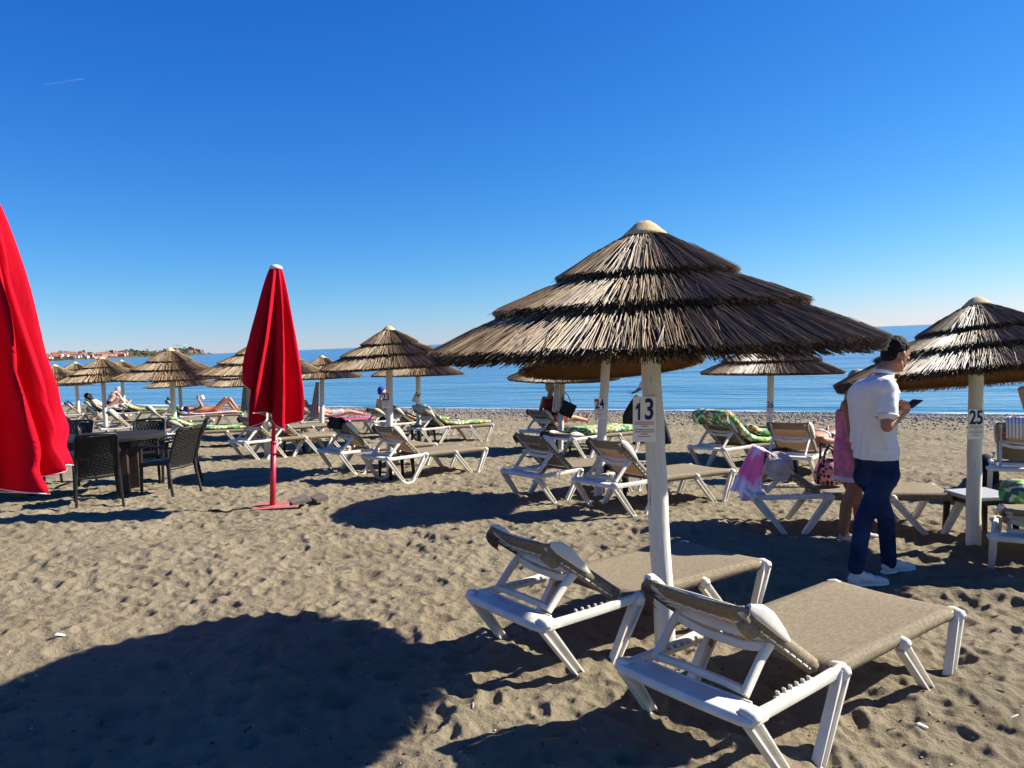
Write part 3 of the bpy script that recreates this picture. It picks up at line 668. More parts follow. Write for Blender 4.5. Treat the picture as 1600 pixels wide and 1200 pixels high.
umbrella(1204, 521, 13.1, 1.17, 'straw umbrella by the sea, number 36 on its white post, behind the floral mattress', 'mid', '36', tilt=(R_(-1), R_(1)), base=tuple(gp(1203, 712)[:2]), sign_py=637, sign_dx=-.03, stilt=.05)
umbrella(880, 540, 15.0, 1.10, 'straw umbrella nearest the water, number 35 on its post behind the black bag', 'mid', '35', tilt=(0, R_(1)), base=tuple(gp(873, 702)[:2]), sign_py=630, sign_dx=-.01)
umbrella(607, 509, 12.0, 1.09, 'straw umbrella with number 23 on its white post, second largest left of centre', 'mid', '23', base=tuple(gp(608, 736)[:2]), sign_py=625, sign_dx=-.045)
umbrella(652, 544, 17.0, 1.03, 'straw umbrella partly behind umbrella 23, crooked number 34 on its post', 'mid', '34', base=tuple(gp(654, 690)[:2]), sign_py=620, sign_dx=-.04, stilt=.5)
umbrella(503, 555, 19.3, 1.0, 'straw umbrella just right of the closed red parasol with towels hanging on its post', 'low', base=tuple(gp(501, 681)[:2]))
umbrella(407, 529, 14.5, 1.12, 'straw umbrella whose middle hides behind the closed red parasol, upper and wider one', 'mid')
umbrella(385, 563, 19.5, 1.02, 'low straw umbrella mostly hidden behind the closed red parasol, under the wider one', 'low')
umbrella(265, 543, 16.6, 1.13, 'widest straw umbrella left of the closed red parasol, its apex below the crane', 'mid')
umbrella(158, 557, 20.3, 1.11, 'straw umbrella left of centre in the left group, two half hidden ones behind it', 'low')
umbrella(279, 573, 24.5, 1.06, 'straw umbrella seen only as a rim below the widest one of the left group', 'low')
umbrella(189, 562, 27.5, 1.06, 'straw umbrella whose tip shows between the two biggest ones of the left group', 'low')
umbrella(85, 569, 22.5, 1.06, 'leftmost straw umbrella beside the big red parasol', 'low')
umbrella(117, 565, 26.0, 1.08, 'straw umbrella whose tip shows between the two leftmost ones', 'low')
# ------------------------------------------------------------------ sun loungers
LL, LW, ZR, HX = 1.84, .66, .325, .615
M_LACE = mat('lace', (.75, .74, .7), .6, .3)
def lounger_meshes(back):
    """local space: x from the head rail (0) to the foot (1.84), y across, z up"""
    out = []
    def keep(name, m, mt, bevel=0, auto=40, smooth=True, par=None):
        me = m.mesh(name, mt, smooth); 
        if auto: sharp(me, auto)
        out.append((name, me, bevel, par))
    sq = .55
    for sy in (-1, 1):
        m = MB(); y = sy*LW/2
        # exposed side rail, then the rail under the sling
        m.tube([(.02, y, ZR-.012), (.08, y, ZR-.004), (.35, y, ZR), (.62, y, ZR+.012), (.70, y, ZR+.018)], [(.019, .015), (.024, .017), (.022, .015), (.024, .017), (.026, .020)], 14, sq=.42)
        m.tube([(.70, y*.95, ZR+.012), (1.2, y*.95, ZR+.012), (1.80, y*.95, ZR+.004)], [(.022, .02)]*3, 12, sq=sq)
        keep('side_rail', m, M_WHITE)
    # head cross rail: broad moulded board with an inner recess
    m = MB()
    W2 = LW/2+.03
    sec = [(-.035, -.022), (-.045, -.002), (-.03, .018), (.03, .024), (.085, .020), (.10, .008), (.10, -.020), (.03, -.026)]
    rows_ = []; NY = 14
    for i in range(NY+1):
        t = -1+2*i/NY; y = t*W2; cvx = .035*(1-t*t); sag = -.012*(1-abs(t))
        rows_.append([(x*(1 if abs(t) < .97 else .8)-cvx*.6+.03, y, z*(1 if abs(t) < .97 else .7)+ZR-.004+sag*0+.006*(1-t*t)) for x, z in sec])
    n = len(sec); vs = [v for r in rows_ for v in r]; fs = []
    for i in range(NY):
        for j in range(n): fs.append((i*n+j, i*n+(j+1) % n, (i+1)*n+(j+1) % n, (i+1)*n+j))
    fs += [tuple(range(n)), tuple(NY*n+j for j in range(n-1, -1, -1))]
    m.add(vs, fs)
    m.tube([(.115, -LW/2+.05, ZR+.012), (.098, 0, ZR+.017), (.115, LW/2-.05, ZR+.012)], [(.012, .008)]*3, 8, sq=.6)
    keep('head_rail', m, M_WHITE, .004)
    # four V shaped legs, channel section
    def strut(m, a, b, wa=.029, wb=.020, th=.022):
        a = Vector(a); b = Vector(b); d = (b-a).normalized(); side = Vector((0, 1, 0)); nrm = d.cross(side)
        for off, tt, ww in ((0, .007, 1.0), (-1, th, .24), (1, th, .24)):
            vs_ = []
            for p, w_ in ((a, wa), (b, wb)):
                c = p+nrm*(off*w_*.84)
                for q1, q2 in ((-1, -1), (1, -1), (1, 1), (-1, 1)):
                    vs_.append(c+nrm*q1*w_*ww+side*q2*tt)
            m.add(vs_, [(3, 2, 1, 0), (4, 5, 6, 7), (0, 1, 5, 4), (1, 2, 6, 5), (2, 3, 7, 6), (3, 0, 4, 7)])
    for sy in (-1, 1):
        for (xa, xb, xc, xd, zt) in ((.03, .27, .44, .68, ZR+.01), (1.22, 1.49, 1.63, 1.80, ZR)):
            m = MB(); y = sy*(LW/2+.012)
            strut(m, (xa, y-sy*.01, zt-.02), (xb, y+sy*.012, -.01)); strut(m, (xd, y-sy*.005, zt-.005), (xc, y+sy*.012, -.01), .034, .022)
            # curved toe joining both struts
            yb = y+sy*.012; mid = (xb+xc)/2
            m.tube([(xb-.012, yb, .012), (xb+.012, yb, -.022), (mid-.03, yb, -.045), (mid+.03, yb, -.045), (xc-.012, yb, -.022), (xc+.012, yb, .012)], [(.02, .024)]*6, 10, sq=.6)
            # flared node where the leg meets the rail
            for xx, rr in (((xa, .034), (xd, .046)) if xa < 1 else ((xa, .040), (xd, .046))):
                m.tube([(xx, y-sy*.05, zt-.004), (xx, y-sy*.022, zt-.002), (xx, y+sy*.016, zt-.008), (xx, y+sy*.026, zt-.014)], [rr*.75, rr*.84, rr*.74, rr*.42], 14)
            keep('leg', m, M_WHITE, .0025)
    # foot cross bar
    m = MB(); m.tube([(1.80, -LW/2+.02, ZR-.01), (1.812, 0, ZR-.006), (1.80, LW/2-.02, ZR-.01)], [(.022, .022)]*3, 12, sq=sq); keep('foot_rail', m, M_WHITE)
    # rack teeth beside the prop
    m = MB()
    for sy in (-1, 1):
        m = MB()
        for k in range(6): m.box((.27+k*.045, sy*(LW/2-.036), ZR+.016), (.010, .016, .022), Matrix.Rotation(-.35, 3, 'Y'))
        m.box((.39, sy*(LW/2-.036), ZR+.0), (.28, .014, .02)); keep('prop_rack', m, M_WHITE, .002)
    
    # backrest
    hx, hz = HX, ZR+.055; a = R_(back); L = .57
    ux = Vector((-math.cos(a), 0, math.sin(a))); un = Vector((math.sin(a), 0, math.cos(a)))
    def B(t, y, n_=0): return Vector((hx, y, hz))+ux*t+un*n_
    for sy in (-1, 1):
        m = MB(); m.tube([B(-.02, sy*.25, -.03), B(.25, sy*.245, -.03), B(L*.78, sy*.24, -.028), B(L*.95, sy*.235, -.022), B(L, sy*.22, -.02)], [(.02, .018), (.024, .02), (.022, .02), (.022, .03), (.016, .024)], 12, sq=sq, up=un)
        keep('backrest_frame', m, M_WHITE)
        # broad rounded corner cap showing beside the sling
        m = MB(); m.tube([B(L*.50, sy*.288, -.024), B(L*.62, sy*.290, -.014), B(L*.82, sy*.294, -.002), B(L*.94, sy*.286, -.002), B(L+.015, sy*.265, -.008)], [(.008, .007), (.022, .010), (.034, .012), (.033, .014), (.015, .016)], 16, sq=.6, up=un)
        keep('corner_cap', m, M_WHITE)
    m = MB()
    m.tube([B(L-.004, -.24, -.022), B(L+.004, 0, -.022), B(L-.004, .24, -.022)], [(.012, .012)]*3, 10, sq=sq, up=un)
    m.tube([B(.33, -.25, -.045), B(.31, 0, -.052), B(.33, .25, -.045)], [(.022, .012)]*3, 10, sq=sq, up=un)
    keep('back_crossbar', m, M_WHITE)
    # prop: two arms with a curved bar top and bottom
    if back > 12:
        m = MB(); top = B(.33, 0, -.055); bot = Vector((.13, 0, ZR+.028))
        for sy in (-1, 1):
            p0 = Vector((top.x, sy*.24, top.z)); p1 = Vector((bot.x, sy*.235, bot.z)); mid = p0.lerp(p1, .4)+Vector((0, 0, .012))
            m.tube([p0, mid, p1], [(.026, .014), (.022, .014), (.02, .016)], 10, sq=sq)
        for f_, r1, dz in ((.10, .020, -.035), (.93, .017, -.004)):
            c = top.lerp(bot, f_)
            m.tube([(c.x, -.24, c.z), (c.x+.02, -.11, c.z+dz), (c.x+.02, .11, c.z+dz), (c.x, .24, c.z)], [(r1, .014)]*4, 10, sq=sq)
        keep('prop', m, M_WHITE)
    # slings
    def sheet(path, half, drop, ny=16, name='seat_sling', sag=.012):
        m = MB(); vs_ = []; N = len(path)
        prof_ = [(-half*.90, -drop*1.3), (-half-.004, -drop), (-half-.012, -drop*.45), (-half*.985, .004)]
        yy = prof_+[(-half*.985+2*half*.985*i/ny, 0) for i in range(1, ny)]+[(-y_, z_) for y_, z_ in reversed(prof_)]
        for i, (p, nv) in enumerate(path):
            for (y_, dn) in yy:
                s_ = -sag*(1-(y_/half)**2) if abs(y_) < half*.98 else 0
                vs_.append(p+Vector((0, y_, 0))+nv*(dn+s_))
        K = len(yy); fs_ = [(i*K+j, i*K+j+1, (i+1)*K+j+1, (i+1)*K+j) for i in range(N-1) for j in range(K-1)]
        m.add(vs_, fs_); keep(name, m, M_SLING, 0, None)
    Z3 = Vector((0, 0, 1)); pth = []
    for i in range(15):
        x = HX+.015+(1.765-HX-.015)*i/14; nv = Vector((0, 0, 1)); z = ZR+.040
        if i == 14: z -= .012
        pth.append((Vector((x, 0, z)), nv))
    pth = [(Vector((HX, 0, ZR+.012)), Vector((0, 0, 1)))]+pth+[(Vector((1.812, 0, ZR+.030)), Z3), (Vector((1.838, 0, ZR+.016)), Z3), (Vector((1.842, 0, ZR-.03)), Z3)]
    sheet(pth, LW/2-.002, .055)
    pth = [(B(.0+(L-.005)*i/12, 0, -.004), un) for i in range(13)]+[(B(L+.016, 0, -.008), un), (B(L+.022, 0, -.016), un), (B(L+.016, 0, -.026), un), (B(L-.03, 0, -.036), un), (B(L-.09, 0, -.038), un)]
    sheet(pth, .268, .05, name='back_sling', sag=.014)
    # little lacing loops behind the backrest
    m = MB(); pl = []
    for k in range(9): pl += [B(.05+k*.055, -.275, -.058), B(.064+k*.055, -.215, -.050), B(.078+k*.055, -.275, -.058)]
    for k in range(8):
        y_ = -.22+k*.062; pl += [B(L-.09, y_, -.052), B(L-.13, y_+.03, -.050)]
    for k in range(8, -1, -1): pl += [B(.078+k*.055, .275, -.058), B(.064+k*.055, .215, -.050), B(.05+k*.055, .275, -.058)]
    m.tube(pl, .0036, 5)
    keep('lacing', m, M_LACE, 0, None)
    return out
LOUNGE_CACHE = {}
GRP_L = 'white plastic sun loungers with beige slings'
LM = {}
def lounger(key, px, py, head, back, label, side=-1, sink=.02, world=None):
    """px,py: foot of the head-end V leg nearest the camera (side -1 is the right-hand one)"""
    if back not in LOUNGE_CACHE: LOUNGE_CACHE[back] = lounger_meshes(back)
    p = gp(px, py) if world is None else Vector((world[0], world[1], 0)); th = R_(head); c, s = math.cos(th), math.sin(th)
    lx, ly = .355, side*(LW/2+.02)
    ox = p.x-(c*lx-s*ly); oy = p.y-(s*lx+c*ly)
    cs = []
    for (x, y) in ((.355, -.34), (.355, .34), (1.56, -.34), (1.56, .34)):
        cs.append((x, y, gz(ox+c*x-s*y, oy+s*x+c*y)))
    hz_ = (cs[0][2]+cs[1][2])/2; fz = (cs[2][2]+cs[3][2])/2; rz_ = (cs[0][2]+cs[2][2])/2; lz = (cs[1][2]+cs[3][2])/2
    pitch = math.atan2(fz-hz_, 1.2); roll = math.atan2(lz-rz_, .68)
    r = empty('sun_lounger', (ox, oy, hz_-math.tan(pitch)*.355-sink+.028), 0, label, 'sun lounger', GRP_L)
    r.rotation_euler = (Matrix.Rotation(th, 3, 'Z') @ Matrix.Rotation(-pitch, 3, 'Y') @ Matrix.Rotation(roll, 3, 'X')).to_euler()
    if key == 'B': r.scale = (.95, 1, 1)
    for (n_, me, bv, par) in LOUNGE_CACHE[back]:
        o = bpy.data.objects.new(n_, me); COL.objects.link(o); o.parent = r
        if bv and (ox*ox+oy*oy) < 150: q = o.modifiers.new('b', 'BEVEL'); q.width = bv; q.segments = 2; q.limit_method = 'ANGLE'; q.angle_limit = R_(35)
    LM[key] = (Matrix.Translation(r.location) @ r.rotation_euler.to_matrix().to_4x4(), back)
    return r
lounger('B', 1260, 1190, 36.5, 35, 'nearest empty sun lounger in the foreground, backrest half raised', sink=.085)
lounger('A', 932, 1043, 35.5, 35, 'empty sun lounger just behind the nearest one, left of post 13', sink=.07)
lounger('D', 876, 785, 36, 43, 'empty sun lounger left of post 24 with raised backrest')
lounger('C', 1000, 805, 33, 43, 'empty sun lounger between posts 24 and 13 with raised backrest')
lounger('E', 918, 714, 40, 4, 'flat sun lounger carrying a floral mattress behind post 24')
lounger('F', 868, 701, 38, 40, 'sun lounger next to post 35 with a person sitting upright on it')
lounger('G', 638, 751, 41, 43, 'empty sun lounger directly right of post 23')
lounger('H', 562, 739, 41, 43, 'empty sun lounger left of post 23 with a dark garment on its backrest')
lounger('I', 681, 694, 33, 43, 'sun lounger in front of post 34 with grey towel and floral mattress')
lounger('J', 634, 684, 33, 36, 'sun lounger behind post 23 under a dark striped towel')
lounger('J2', 604, 679, 33, 28, 'sun lounger left of post 23 with a person in a blue cap')
lounger('R3', 158, 652, 62, 30, 'sun lounger under the person with grey hair leaning forward')
lounger('K', 411, 718, 42, 43, 'empty sun lounger behind the pole of the closed red parasol')
lounger('K2', 452, 713, 42, 43, 'empty sun lounger right of the pole of the closed red parasol')
lounger('K3', 432, 694, 38, 43, 'empty sun lounger partly hidden under the hem of the closed red parasol')
lounger('L', 492, 680, 18, 26, 'sun lounger with a bright pink towel and a person lying on it')
lounger('N', 288, 702, 27, 24, 'sun lounger with a sagging floral mattress behind the wicker chair')
lounger('M', 300, 668, 20, 8, 'sun lounger with pale pink towel and a person reading')
lounger('M2', 268, 668, 24, 52, 'sun lounger with upright dark green backrest beside the reader')
lounger('P', 183, 692, 24, 43, 'empty sun lounger seen right above the dark table, nearest of three')
lounger('Q', 150, 682, 24, 43, 'empty sun lounger right above the bottle on the dark table')
lounger('R', 200, 661, 16, 28, 'sun lounger with floral mattress behind the person leaning forward')
lounger('T', 142, 662, 20, 43, 'sun lounger with dark green back and a person under a white towel')
lounger('U', 92, 683, 24, 43, 'sun lounger showing just beside the edge of the big red parasol')
lounger('U2', 112, 664, 24, 43, 'empty sun lounger behind the leftmost straw umbrella post')
lounger('W2', 243, 680, 25, 43, 'empty sun lounger left of the floral mattress behind the wicker chair')
lounger('V', 1156, 736, 33, 43, 'sun lounger left of post 36 with a folded floral mattress')
lounger('W', 1280, 752, 52, 44, 'sun lounger right of post 36 with a person lying on it')
lounger('X', 1241, 834, -8, 36, 'sun lounger with pink towel and straw hat behind the standing man')
lounger('Y', 1550, 884, 56, 16, 'sun lounger with folded floral mattress at the right edge', side=1, sink=.07)
lounger('Z', 1546, 771, 56, 52, 'sun lounger with striped white towel over its backrest at the right edge', side=1)
def on(key, x, y, z): return LM[key][0] @ Vector((x, y, z))
def backpt(key, t, y, n_):
    a = R_(LM[key][1]); return on(key, HX-math.cos(a)*t+math.sin(a)*n_, y, ZR+.055+math.sin(a)*t+math.cos(a)*n_)
# ------------------------------------------------------------------ mattresses and towels: swept soft slabs
def slab(path, W, th, name, m, label, cat, group=None, key=None, seed=0, edge=.9, wob=.006, nrow=14):
    """path: points (x, z) in lounger space"""
    q = random.Random(seed); mb = MB(); P_ = []
    for i in range(len(path)-1):
        for k in range(4): P_.append(tuple(path[i][j]+(path[i+1][j]-path[i][j])*k/4 for j in (0, 1)))
    P_.append(path[-1]); 
    for _ in range(2): P_ = [P_[0]]+[tuple((P_[i-1][j]+2*P_[i][j]+P_[i+1][j])/4 for j in (0, 1)) for i in range(1, len(P_)-1)]+[P_[-1]]
    N = len(P_); n = 2*nrow; vs = []
    for i, (x, z) in enumerate(P_):
        a = P_[max(i-1, 0)]; b_ = P_[min(i+1, N-1)]; t = Vector((b_[0]-a[0], 0, b_[1]-a[1])).normalized(); nv = Vector((-t.z, 0, t.x))
        if nv.z < 0 and abs(nv.z) > .3: pass
        e = 1 if 0 < i < N-1 else .75
        for j in range(n):
            ph = 2*math.pi*j/n; cy = math.copysign(abs(math.cos(ph))**.35, math.cos(ph)); cz = math.copysign(abs(math.sin(ph))**.6, math.sin(ph))
            vs.append(Vector((x, cy*W/2*(e*.02+.98), z))+nv*(cz*th/2*e+q.uniform(-wob, wob)))
    fs = [(i*n+j, i*n+(j+1) % n, (i+1)*n+(j+1) % n, (i+1)*n+j) for i in range(N-1) for j in range(n)]
    fs += [tuple(range(n-1, -1, -1)), tuple((N-1)*n+j for j in range(n))]
    mb.add(vs, fs); o = mb.build(name, m); o.matrix_world = LM[key][0]; tag(o, label, cat, group); return o
def bp(key, t, n_=0):
    a = R_(LM[key][1]); return (HX-math.cos(a)*t+math.sin(a)*n_, ZR+.055+math.sin(a)*t+math.cos(a)*n_)
MG = 'floral lounger mattresses'; zs = ZR+.075
slab([(.42, zs+.04), (.75, zs+.02), (1.2, zs+.02), (1.84, zs+.02)], .64, .13, 'floral_mattress', M_FLORAL, 'floral mattress lying flat on the lounger behind post 24', 'mattress', MG, 'E', 1)
slab([bp('I', .60, .045), bp('I', .4, .04), bp('I', .08, .05), (.85, zs-.01), (1.25, zs), (1.78, zs+.01)], .58, .06, 'floral_mattress', M_FLORAL, 'floral mattress on the lounger in front of post 34', 'mattress', MG, 'I', 2)
slab([bp('J', .25, .03), bp('J', .06, .04), (.95, zs), (1.55, zs)], .58, .06, 'floral_mattress', M_FLORAL, 'floral mattress under the dark striped towel behind post 23', 'mattress', MG, 'J', 3)
slab([bp('V', .55, -.085), bp('V', .68, -.03), bp('V', .64, .06), bp('V', .45, .06), bp('V', .12, .06), (.90, zs), (1.5, zs+.01), (1.6, zs+.03)], .68, .11, 'floral_mattress', M_FLORAL, 'floral mattress with rolled head end on the lounger left of post 36', 'mattress', MG, 'V', 4)
slab([(.70, zs+.22), (.95, zs+.12), (1.3, zs+.10), (1.75, zs+.10)], .64, .12, 'floral_mattress', M_FLORAL, 'second floral mattress lying folded on top beside post 36', 'mattress', MG, 'V', 5)
slab([bp('N', .62, .05), bp('N', .4, .05), bp('N', .1, .05), (.95, zs), (1.3, zs), (1.86, zs)], .60, .07, 'floral_mattress', M_FLORAL, 'long floral mattress right behind the wicker chair back', 'mattress', MG, 'N', 6)
slab([bp('R', .45, .05), bp('R', .1, .05), (.95, zs), (1.4, zs), (1.86, zs)], .60, .07, 'floral_mattress', M_FLORAL, 'floral mattress under the seaward group behind the wide straw umbrella', 'mattress', MG, 'R', 7)
slab([(1.0, zs), (1.3, zs), (1.86, zs)], .60, .07, 'floral_mattress', M_FLORAL, 'floral mattress whose foot end sticks out under the pale pink towel', 'mattress', MG, 'M', 8)
slab([bp('M2', .64, .04), bp('M2', .4, .05), bp('M2', .1, .05), (.9, zs)], .60, .07, 'green_mattress', M_GREENBACK, 'dark green mattress back standing upright beside the reader', 'mattress', None, 'M2', 9)
slab([bp('T', .63, .04), bp('T', .4, .05), bp('T', .1, .05), (.9, zs), (1.7, zs)], .60, .07, 'green_mattress', M_GREENBACK, 'dark green mattress under the person with the white towel', 'mattress', None, 'T', 10)
slab([(.10, ZR+.30), (.30, ZR+.30), (.62, ZR+.29), (.70, ZR+.26)], .60, .13, 'floral_mattress', M_FLORAL, 'folded floral mattress on the lounger at the right edge', 'mattress', MG, 'Y', 11)
slab([(.70, zs-.03), (1.2, zs-.035), (1.86, zs-.03)], .56, .03, 'pink_towel', mat('hot_pink_towel', (.75, .06, .30), .9, .1, var=.15, scale=30), 'bright pink towel under the person lying right of the towel post', 'towel', None, 'L', 12)
slab([(.25, zs+.03), (.55, zs-.01), (1.0, zs+.005), (1.65, zs+.03)], .66, .05, 'pale_towel', mat('pale_pink_towel', (.72, .42, .46), .9, .1, var=.12, scale=20), 'pale pink towel under the reading person', 'towel', None, 'M', 13)
M_GT = mat('grey_towel', (.42, .41, .42), .9, .1, var=.1, scale=30)
slab([bp('I', .45, -.055), bp('I', .60, -.06), bp('I', .65, -.01), bp('I', .60, .025), bp('I', .48, .03)], .63, .025, 'grey_towel', M_GT, 'light grey towel folded over the backrest in front of post 34', 'towel', None, 'I', 14, nrow=10)
def stripe_mat(name, c1, c2, scale, axis='Y'):
    m = mat(name, c1, .9, .1); n = m.node_tree.nodes; l = m.node_tree.links
    wv = n.new('ShaderNodeTexWave'); wv.bands_direction = axis; wv.inputs['Scale'].default_value = scale; wv.inputs['Distortion'].default_value = .8
    l.new(n['Mapping'].outputs[0], wv.inputs['Vector']); r = n.new('ShaderNodeValToRGB'); r.color_ramp.interpolation = 'CONSTANT'; r.color_ramp.elements[1].position = .62
    r.color_ramp.elements[0].color = (*c1, 1); r.color_ramp.elements[1].color = (*c2, 1); l.new(wv.outputs[0], r.inputs[0]); l.new(r.outputs[0], n['Principled BSDF'].inputs['Base Color']); return m
slab([bp('J', .66, .02), bp('J', .5, .03), bp('J', .12, .075), (.95, zs+.045), (1.15, zs+.045)], .60, .03, 'striped_towel', stripe_mat('navy_stripe', (.02, .024, .05), (.55, .54, .5), 4), 'dark towel with white stripes on the lounger behind post 23', 'towel', None, 'J', 15)
slab([bp('Z', .40, -.07), bp('Z', .52, -.08), bp('Z', .62, -.065), bp('Z', .66, -.01), bp('Z', .62, .03), bp('Z', .45, .03)], .36, .03, 'striped_towel', stripe_mat('white_stripe', (.62, .62, .64), (.25, .27, .33), 9), 'white towel with thin grey stripes hanging over the backrest at the right edge', 'towel', None, 'Z', 16, nrow=10, wob=.012)
M_DKG = mat('dark_garment', (.02, .02, .024), .8, .2)
slab([bp('H', .50, -.06), bp('H', .62, -.06), bp('H', .67, .0), bp('H', .60, .035), bp('H', .45, .03)], .36, .035, 'dark_garment', M_DKG, 'black garment thrown over the backrest left of post 23', 'garment', None, 'H', 17, wob=.02, nrow=10)
# ------------------------------------------------------------------ dark side tables
def side_table(px, py, rz, label, top=None, S_=.40, Hh=.40):
    p = gp(px, py); r = empty('side_table', (p.x, p.y, GZ(p.x, p.y)-.01), rz, label, 'side table', 'small dark plastic side tables')
    m = MB(); m.box((0, 0, Hh-.018), (S_, S_, .036)); m.build('table_top', top or M_BLACK, r, bevel=.01, auto=40)
    m = MB()
    for k in range(4):
        a = k*math.pi/2; m.box((S_/2*.88*math.cos(a), S_/2*.88*math.sin(a), Hh-.055), (.02 if k % 2 == 0 else S_*.8, .02 if k % 2 else S_*.8, .045))
    m.build('apron', M_BLACK, r, smooth=False)
    for sx in (-1, 1):
        for sy in (-1, 1):
            m = MB(); m.tube([(sx*S_*.44, sy*S_*.44, Hh-.03), (sx*S_*.46, sy*S_*.46, Hh*.5), (sx*S_*.50, sy*S_*.50, -.03)], [(.03, .028), (.024, .022), (.018, .017)], 10, sq=.5); m.build('leg', M_BLACK, r)
    return r
side_table(1531, 838, .1, 'dark side table with a white top behind post 25', mat('pale_top', (.40, .38, .34), .35, .4))
side_table(1212, 742, .5, 'dark side table between the two loungers at post 36')
side_table(620, 742, .6, 'dark side table beside post 23')
side_table(455, 706, .6, 'dark side table between the loungers right of the red pole')
side_table(483, 676, .3, 'dark side table under the hem of the closed red parasol')
side_table(978, 777, .6, 'dark side table between the loungers at post 24')
side_table(868, 706, .6, 'dark side table beneath the black tote bag')
side_table(662, 692, .5, 'dark side table beneath the crooked number board')
# ------------------------------------------------------------------ closed red parasols
def parasol(px, Y, top_py, hem_h, halfw, label, seed, near=False, gzoff=0):
    ap = at(px, top_py, Y); g = GZ(ap.x, ap.y); Ht = ap.z-g
    r = empty('closed_parasol', (ap.x, ap.y, g), 0, label, 'parasol', 'closed red parasols')
    q = random.Random(seed); nf = 12 if near else 8; NA = 192; NZ = 60; vs = []; fs = []
    zt = Ht-.03; zb = hem_h; hemL = [q.uniform(-.0, .34) if k % 2 else q.uniform(-.08, .10) for k in range(nf)]
    if not near: hemL = [.10, .20, .10, .30, .50, .02, .20, -.02]
    else: hemL = [.12, .08, .05, .0, .02, .05, .03, .06, .03, .07, .04, -.03]
    ph = [q.uniform(-.25, .25) for _ in range(nf)]; am = [q.uniform(.75, 1.2) for _ in range(nf)]
    for i in range(NZ+1):
        t = i/NZ
        for j in range(NA):
            a = 2*math.pi*j/NA
            k = (a/(2*math.pi)*nf); k0 = int(k) % nf; fk = k-int(k)
            am_ = am[k0]*(1-fk)+am[(k0+1) % nf]*fk
            fs_ = fk*fk*(3-2*fk); hm = hemL[k0]*(1-fs_)+hemL[(k0+1) % nf]*fs_
            L = (zt-zb)-hm*1.0
            env = halfw*(.04+.98*(t**.45)) if near else halfw*(.17+.86*t**.78)*(1-.10*max(0, t-.85)/.15)
            depth = min(.62, .20+.6*t)*(1.0 if not near else 1.25)
            wv = math.cos(a*nf+.9*math.sin(t*2.1+k0)+1.2*t*math.sin(a*2+seed))
            wv2 = math.cos(a*nf*2+2*t+seed+1.5*math.sin(a*3))
            rr = env*(1-depth*.55+depth*.62*(1-2*abs(math.sin((math.acos(max(-1, min(1, wv))))/2))**1.4)*am_+.06*t*wv2)*(1+.10*math.sin(a+seed)*t)
            rr += t*(.006*math.sin(a*19+t*7+seed)+.005*math.sin(a*31-t*11)*math.sin(t*9+a))
            z = zt-L*t
            tw = .25*t*math.sin(a*3+seed)
            if near:       # pulled in by the strap, the hem flares out below it
                sz = math.exp(-((t-.925)/.035)**2); kq = .10+.10*max(0, math.cos(a+2.3)); rr = rr*(1-kq*sz)+.26*kq*sz; z += .03*max(0, t-.85)/.15*math.sin(a*2.5+1)
            vs.append((rr*math.cos(a+tw), rr*math.sin(a+tw), z))
    for i in range(NZ):
        for j in range(NA): fs.append((i*NA+j, i*NA+(j+1) % NA, (i+1)*NA+(j+1) % NA, (i+1)*NA+j))
    m = MB(); m.add(vs, fs); cv = m.build('canopy', M_RED, r, solid=.003)
    m = MB(); hp = [Vector(vs[NZ*NA+j % NA]) for j in range(NA+1)]; m.tube(hp, .005 if not near else .004, 5, cap=False); m.build('white_hem', M_HEM, cv)
    m = MB(); m.tube([(0, 0, -.25), (0, 0, .75)], [.034, .033], 16); m.tube([(0, 0, .70), (0, 0, Ht-.05)], [.024, .022], 14); m.tube([(0, 0, .60), (0, 0, .63)], [.040, .040], 16); m.tube([(0, 0, .73), (0, 0, .76)], [.040, .036], 16)
    m.build('pole', M_REDM, r)
    m = MB(); m.tube([(.03, -.02, .62), (.085, -.045, .62)], .007, 6); m.ell((.09, -.047, .62), (.018, .018, .014), n=8); m.build('knob', M_REDM, r)
    m = MB(); m.lathe([(.001, .03), (.035, .025), (.07, .005), (.075, -.02), (.05, -.03)], 20, (0, 0, Ht-.02)); m.build('top_cap', M_WHITE, r)
    m = MB()
    for k in range(6):
        a = k*math.pi/3; m.tube([(.04*math.cos(a), .04*math.sin(a), Ht-.2), (halfw*.45*math.cos(a), halfw*.45*math.sin(a), zb+.5)], .008, 5)
    m.build('folded_ribs', M_ROD, r)
    return r
rp = parasol(409, 8.9, 416, .92, .365, 'closed bright red parasol on a red pole standing in the sand', 3)
_g = gp(426, 792); rp.location = (_g.x, _g.y, GZ(_g.x, _g.y)); rp.rotation_euler = (0, R_(4.1), 0)
b = MB(); b.box((0, 0, 0), (.52, .36, .012)); o = b.build('base_plate', mat('sandy_red_paint', (.50, .06, .07), .7, .3, col2=(.40, .22, .16), scale=9), rp, bevel=.003, smooth=False); o.location = (.05, -.0, .008); o.rotation_euler = (R_(1), R_(-4.1), .12)
MSTONE = mat('concrete_slab', (.22, .18, .14), .9, .1, var=.2, scale=20, bump=.5, bscale=90)
pp = gp(462, 789)
for k, (dx, dy, rz, tl) in enumerate(((0, .0, 1.15, .10), (.21, .10, 1.1, .14))):
    b = MB(); b.box((0, 0, 0), (.40, .15 if k else .22, .045)); o = b.build('paving_slab', MSTONE, None, bevel=.006, auto=35); x, y = pp.x+dx+.03, pp.y+dy+.05
    o.location = (x, y, GZ(x, y)+.045); o.rotation_euler = (tl+.12, -.06, -rz); tag(o, ['wider concrete slab lying beside the red base plate', 'narrow concrete slab farthest from the red pole'][k], 'slab', 'slabs at the parasol foot')
b = MB(); pts = []; g0 = gp(423, 793)  # dark strand on the sand, drawn as the cast shadow of the red pole
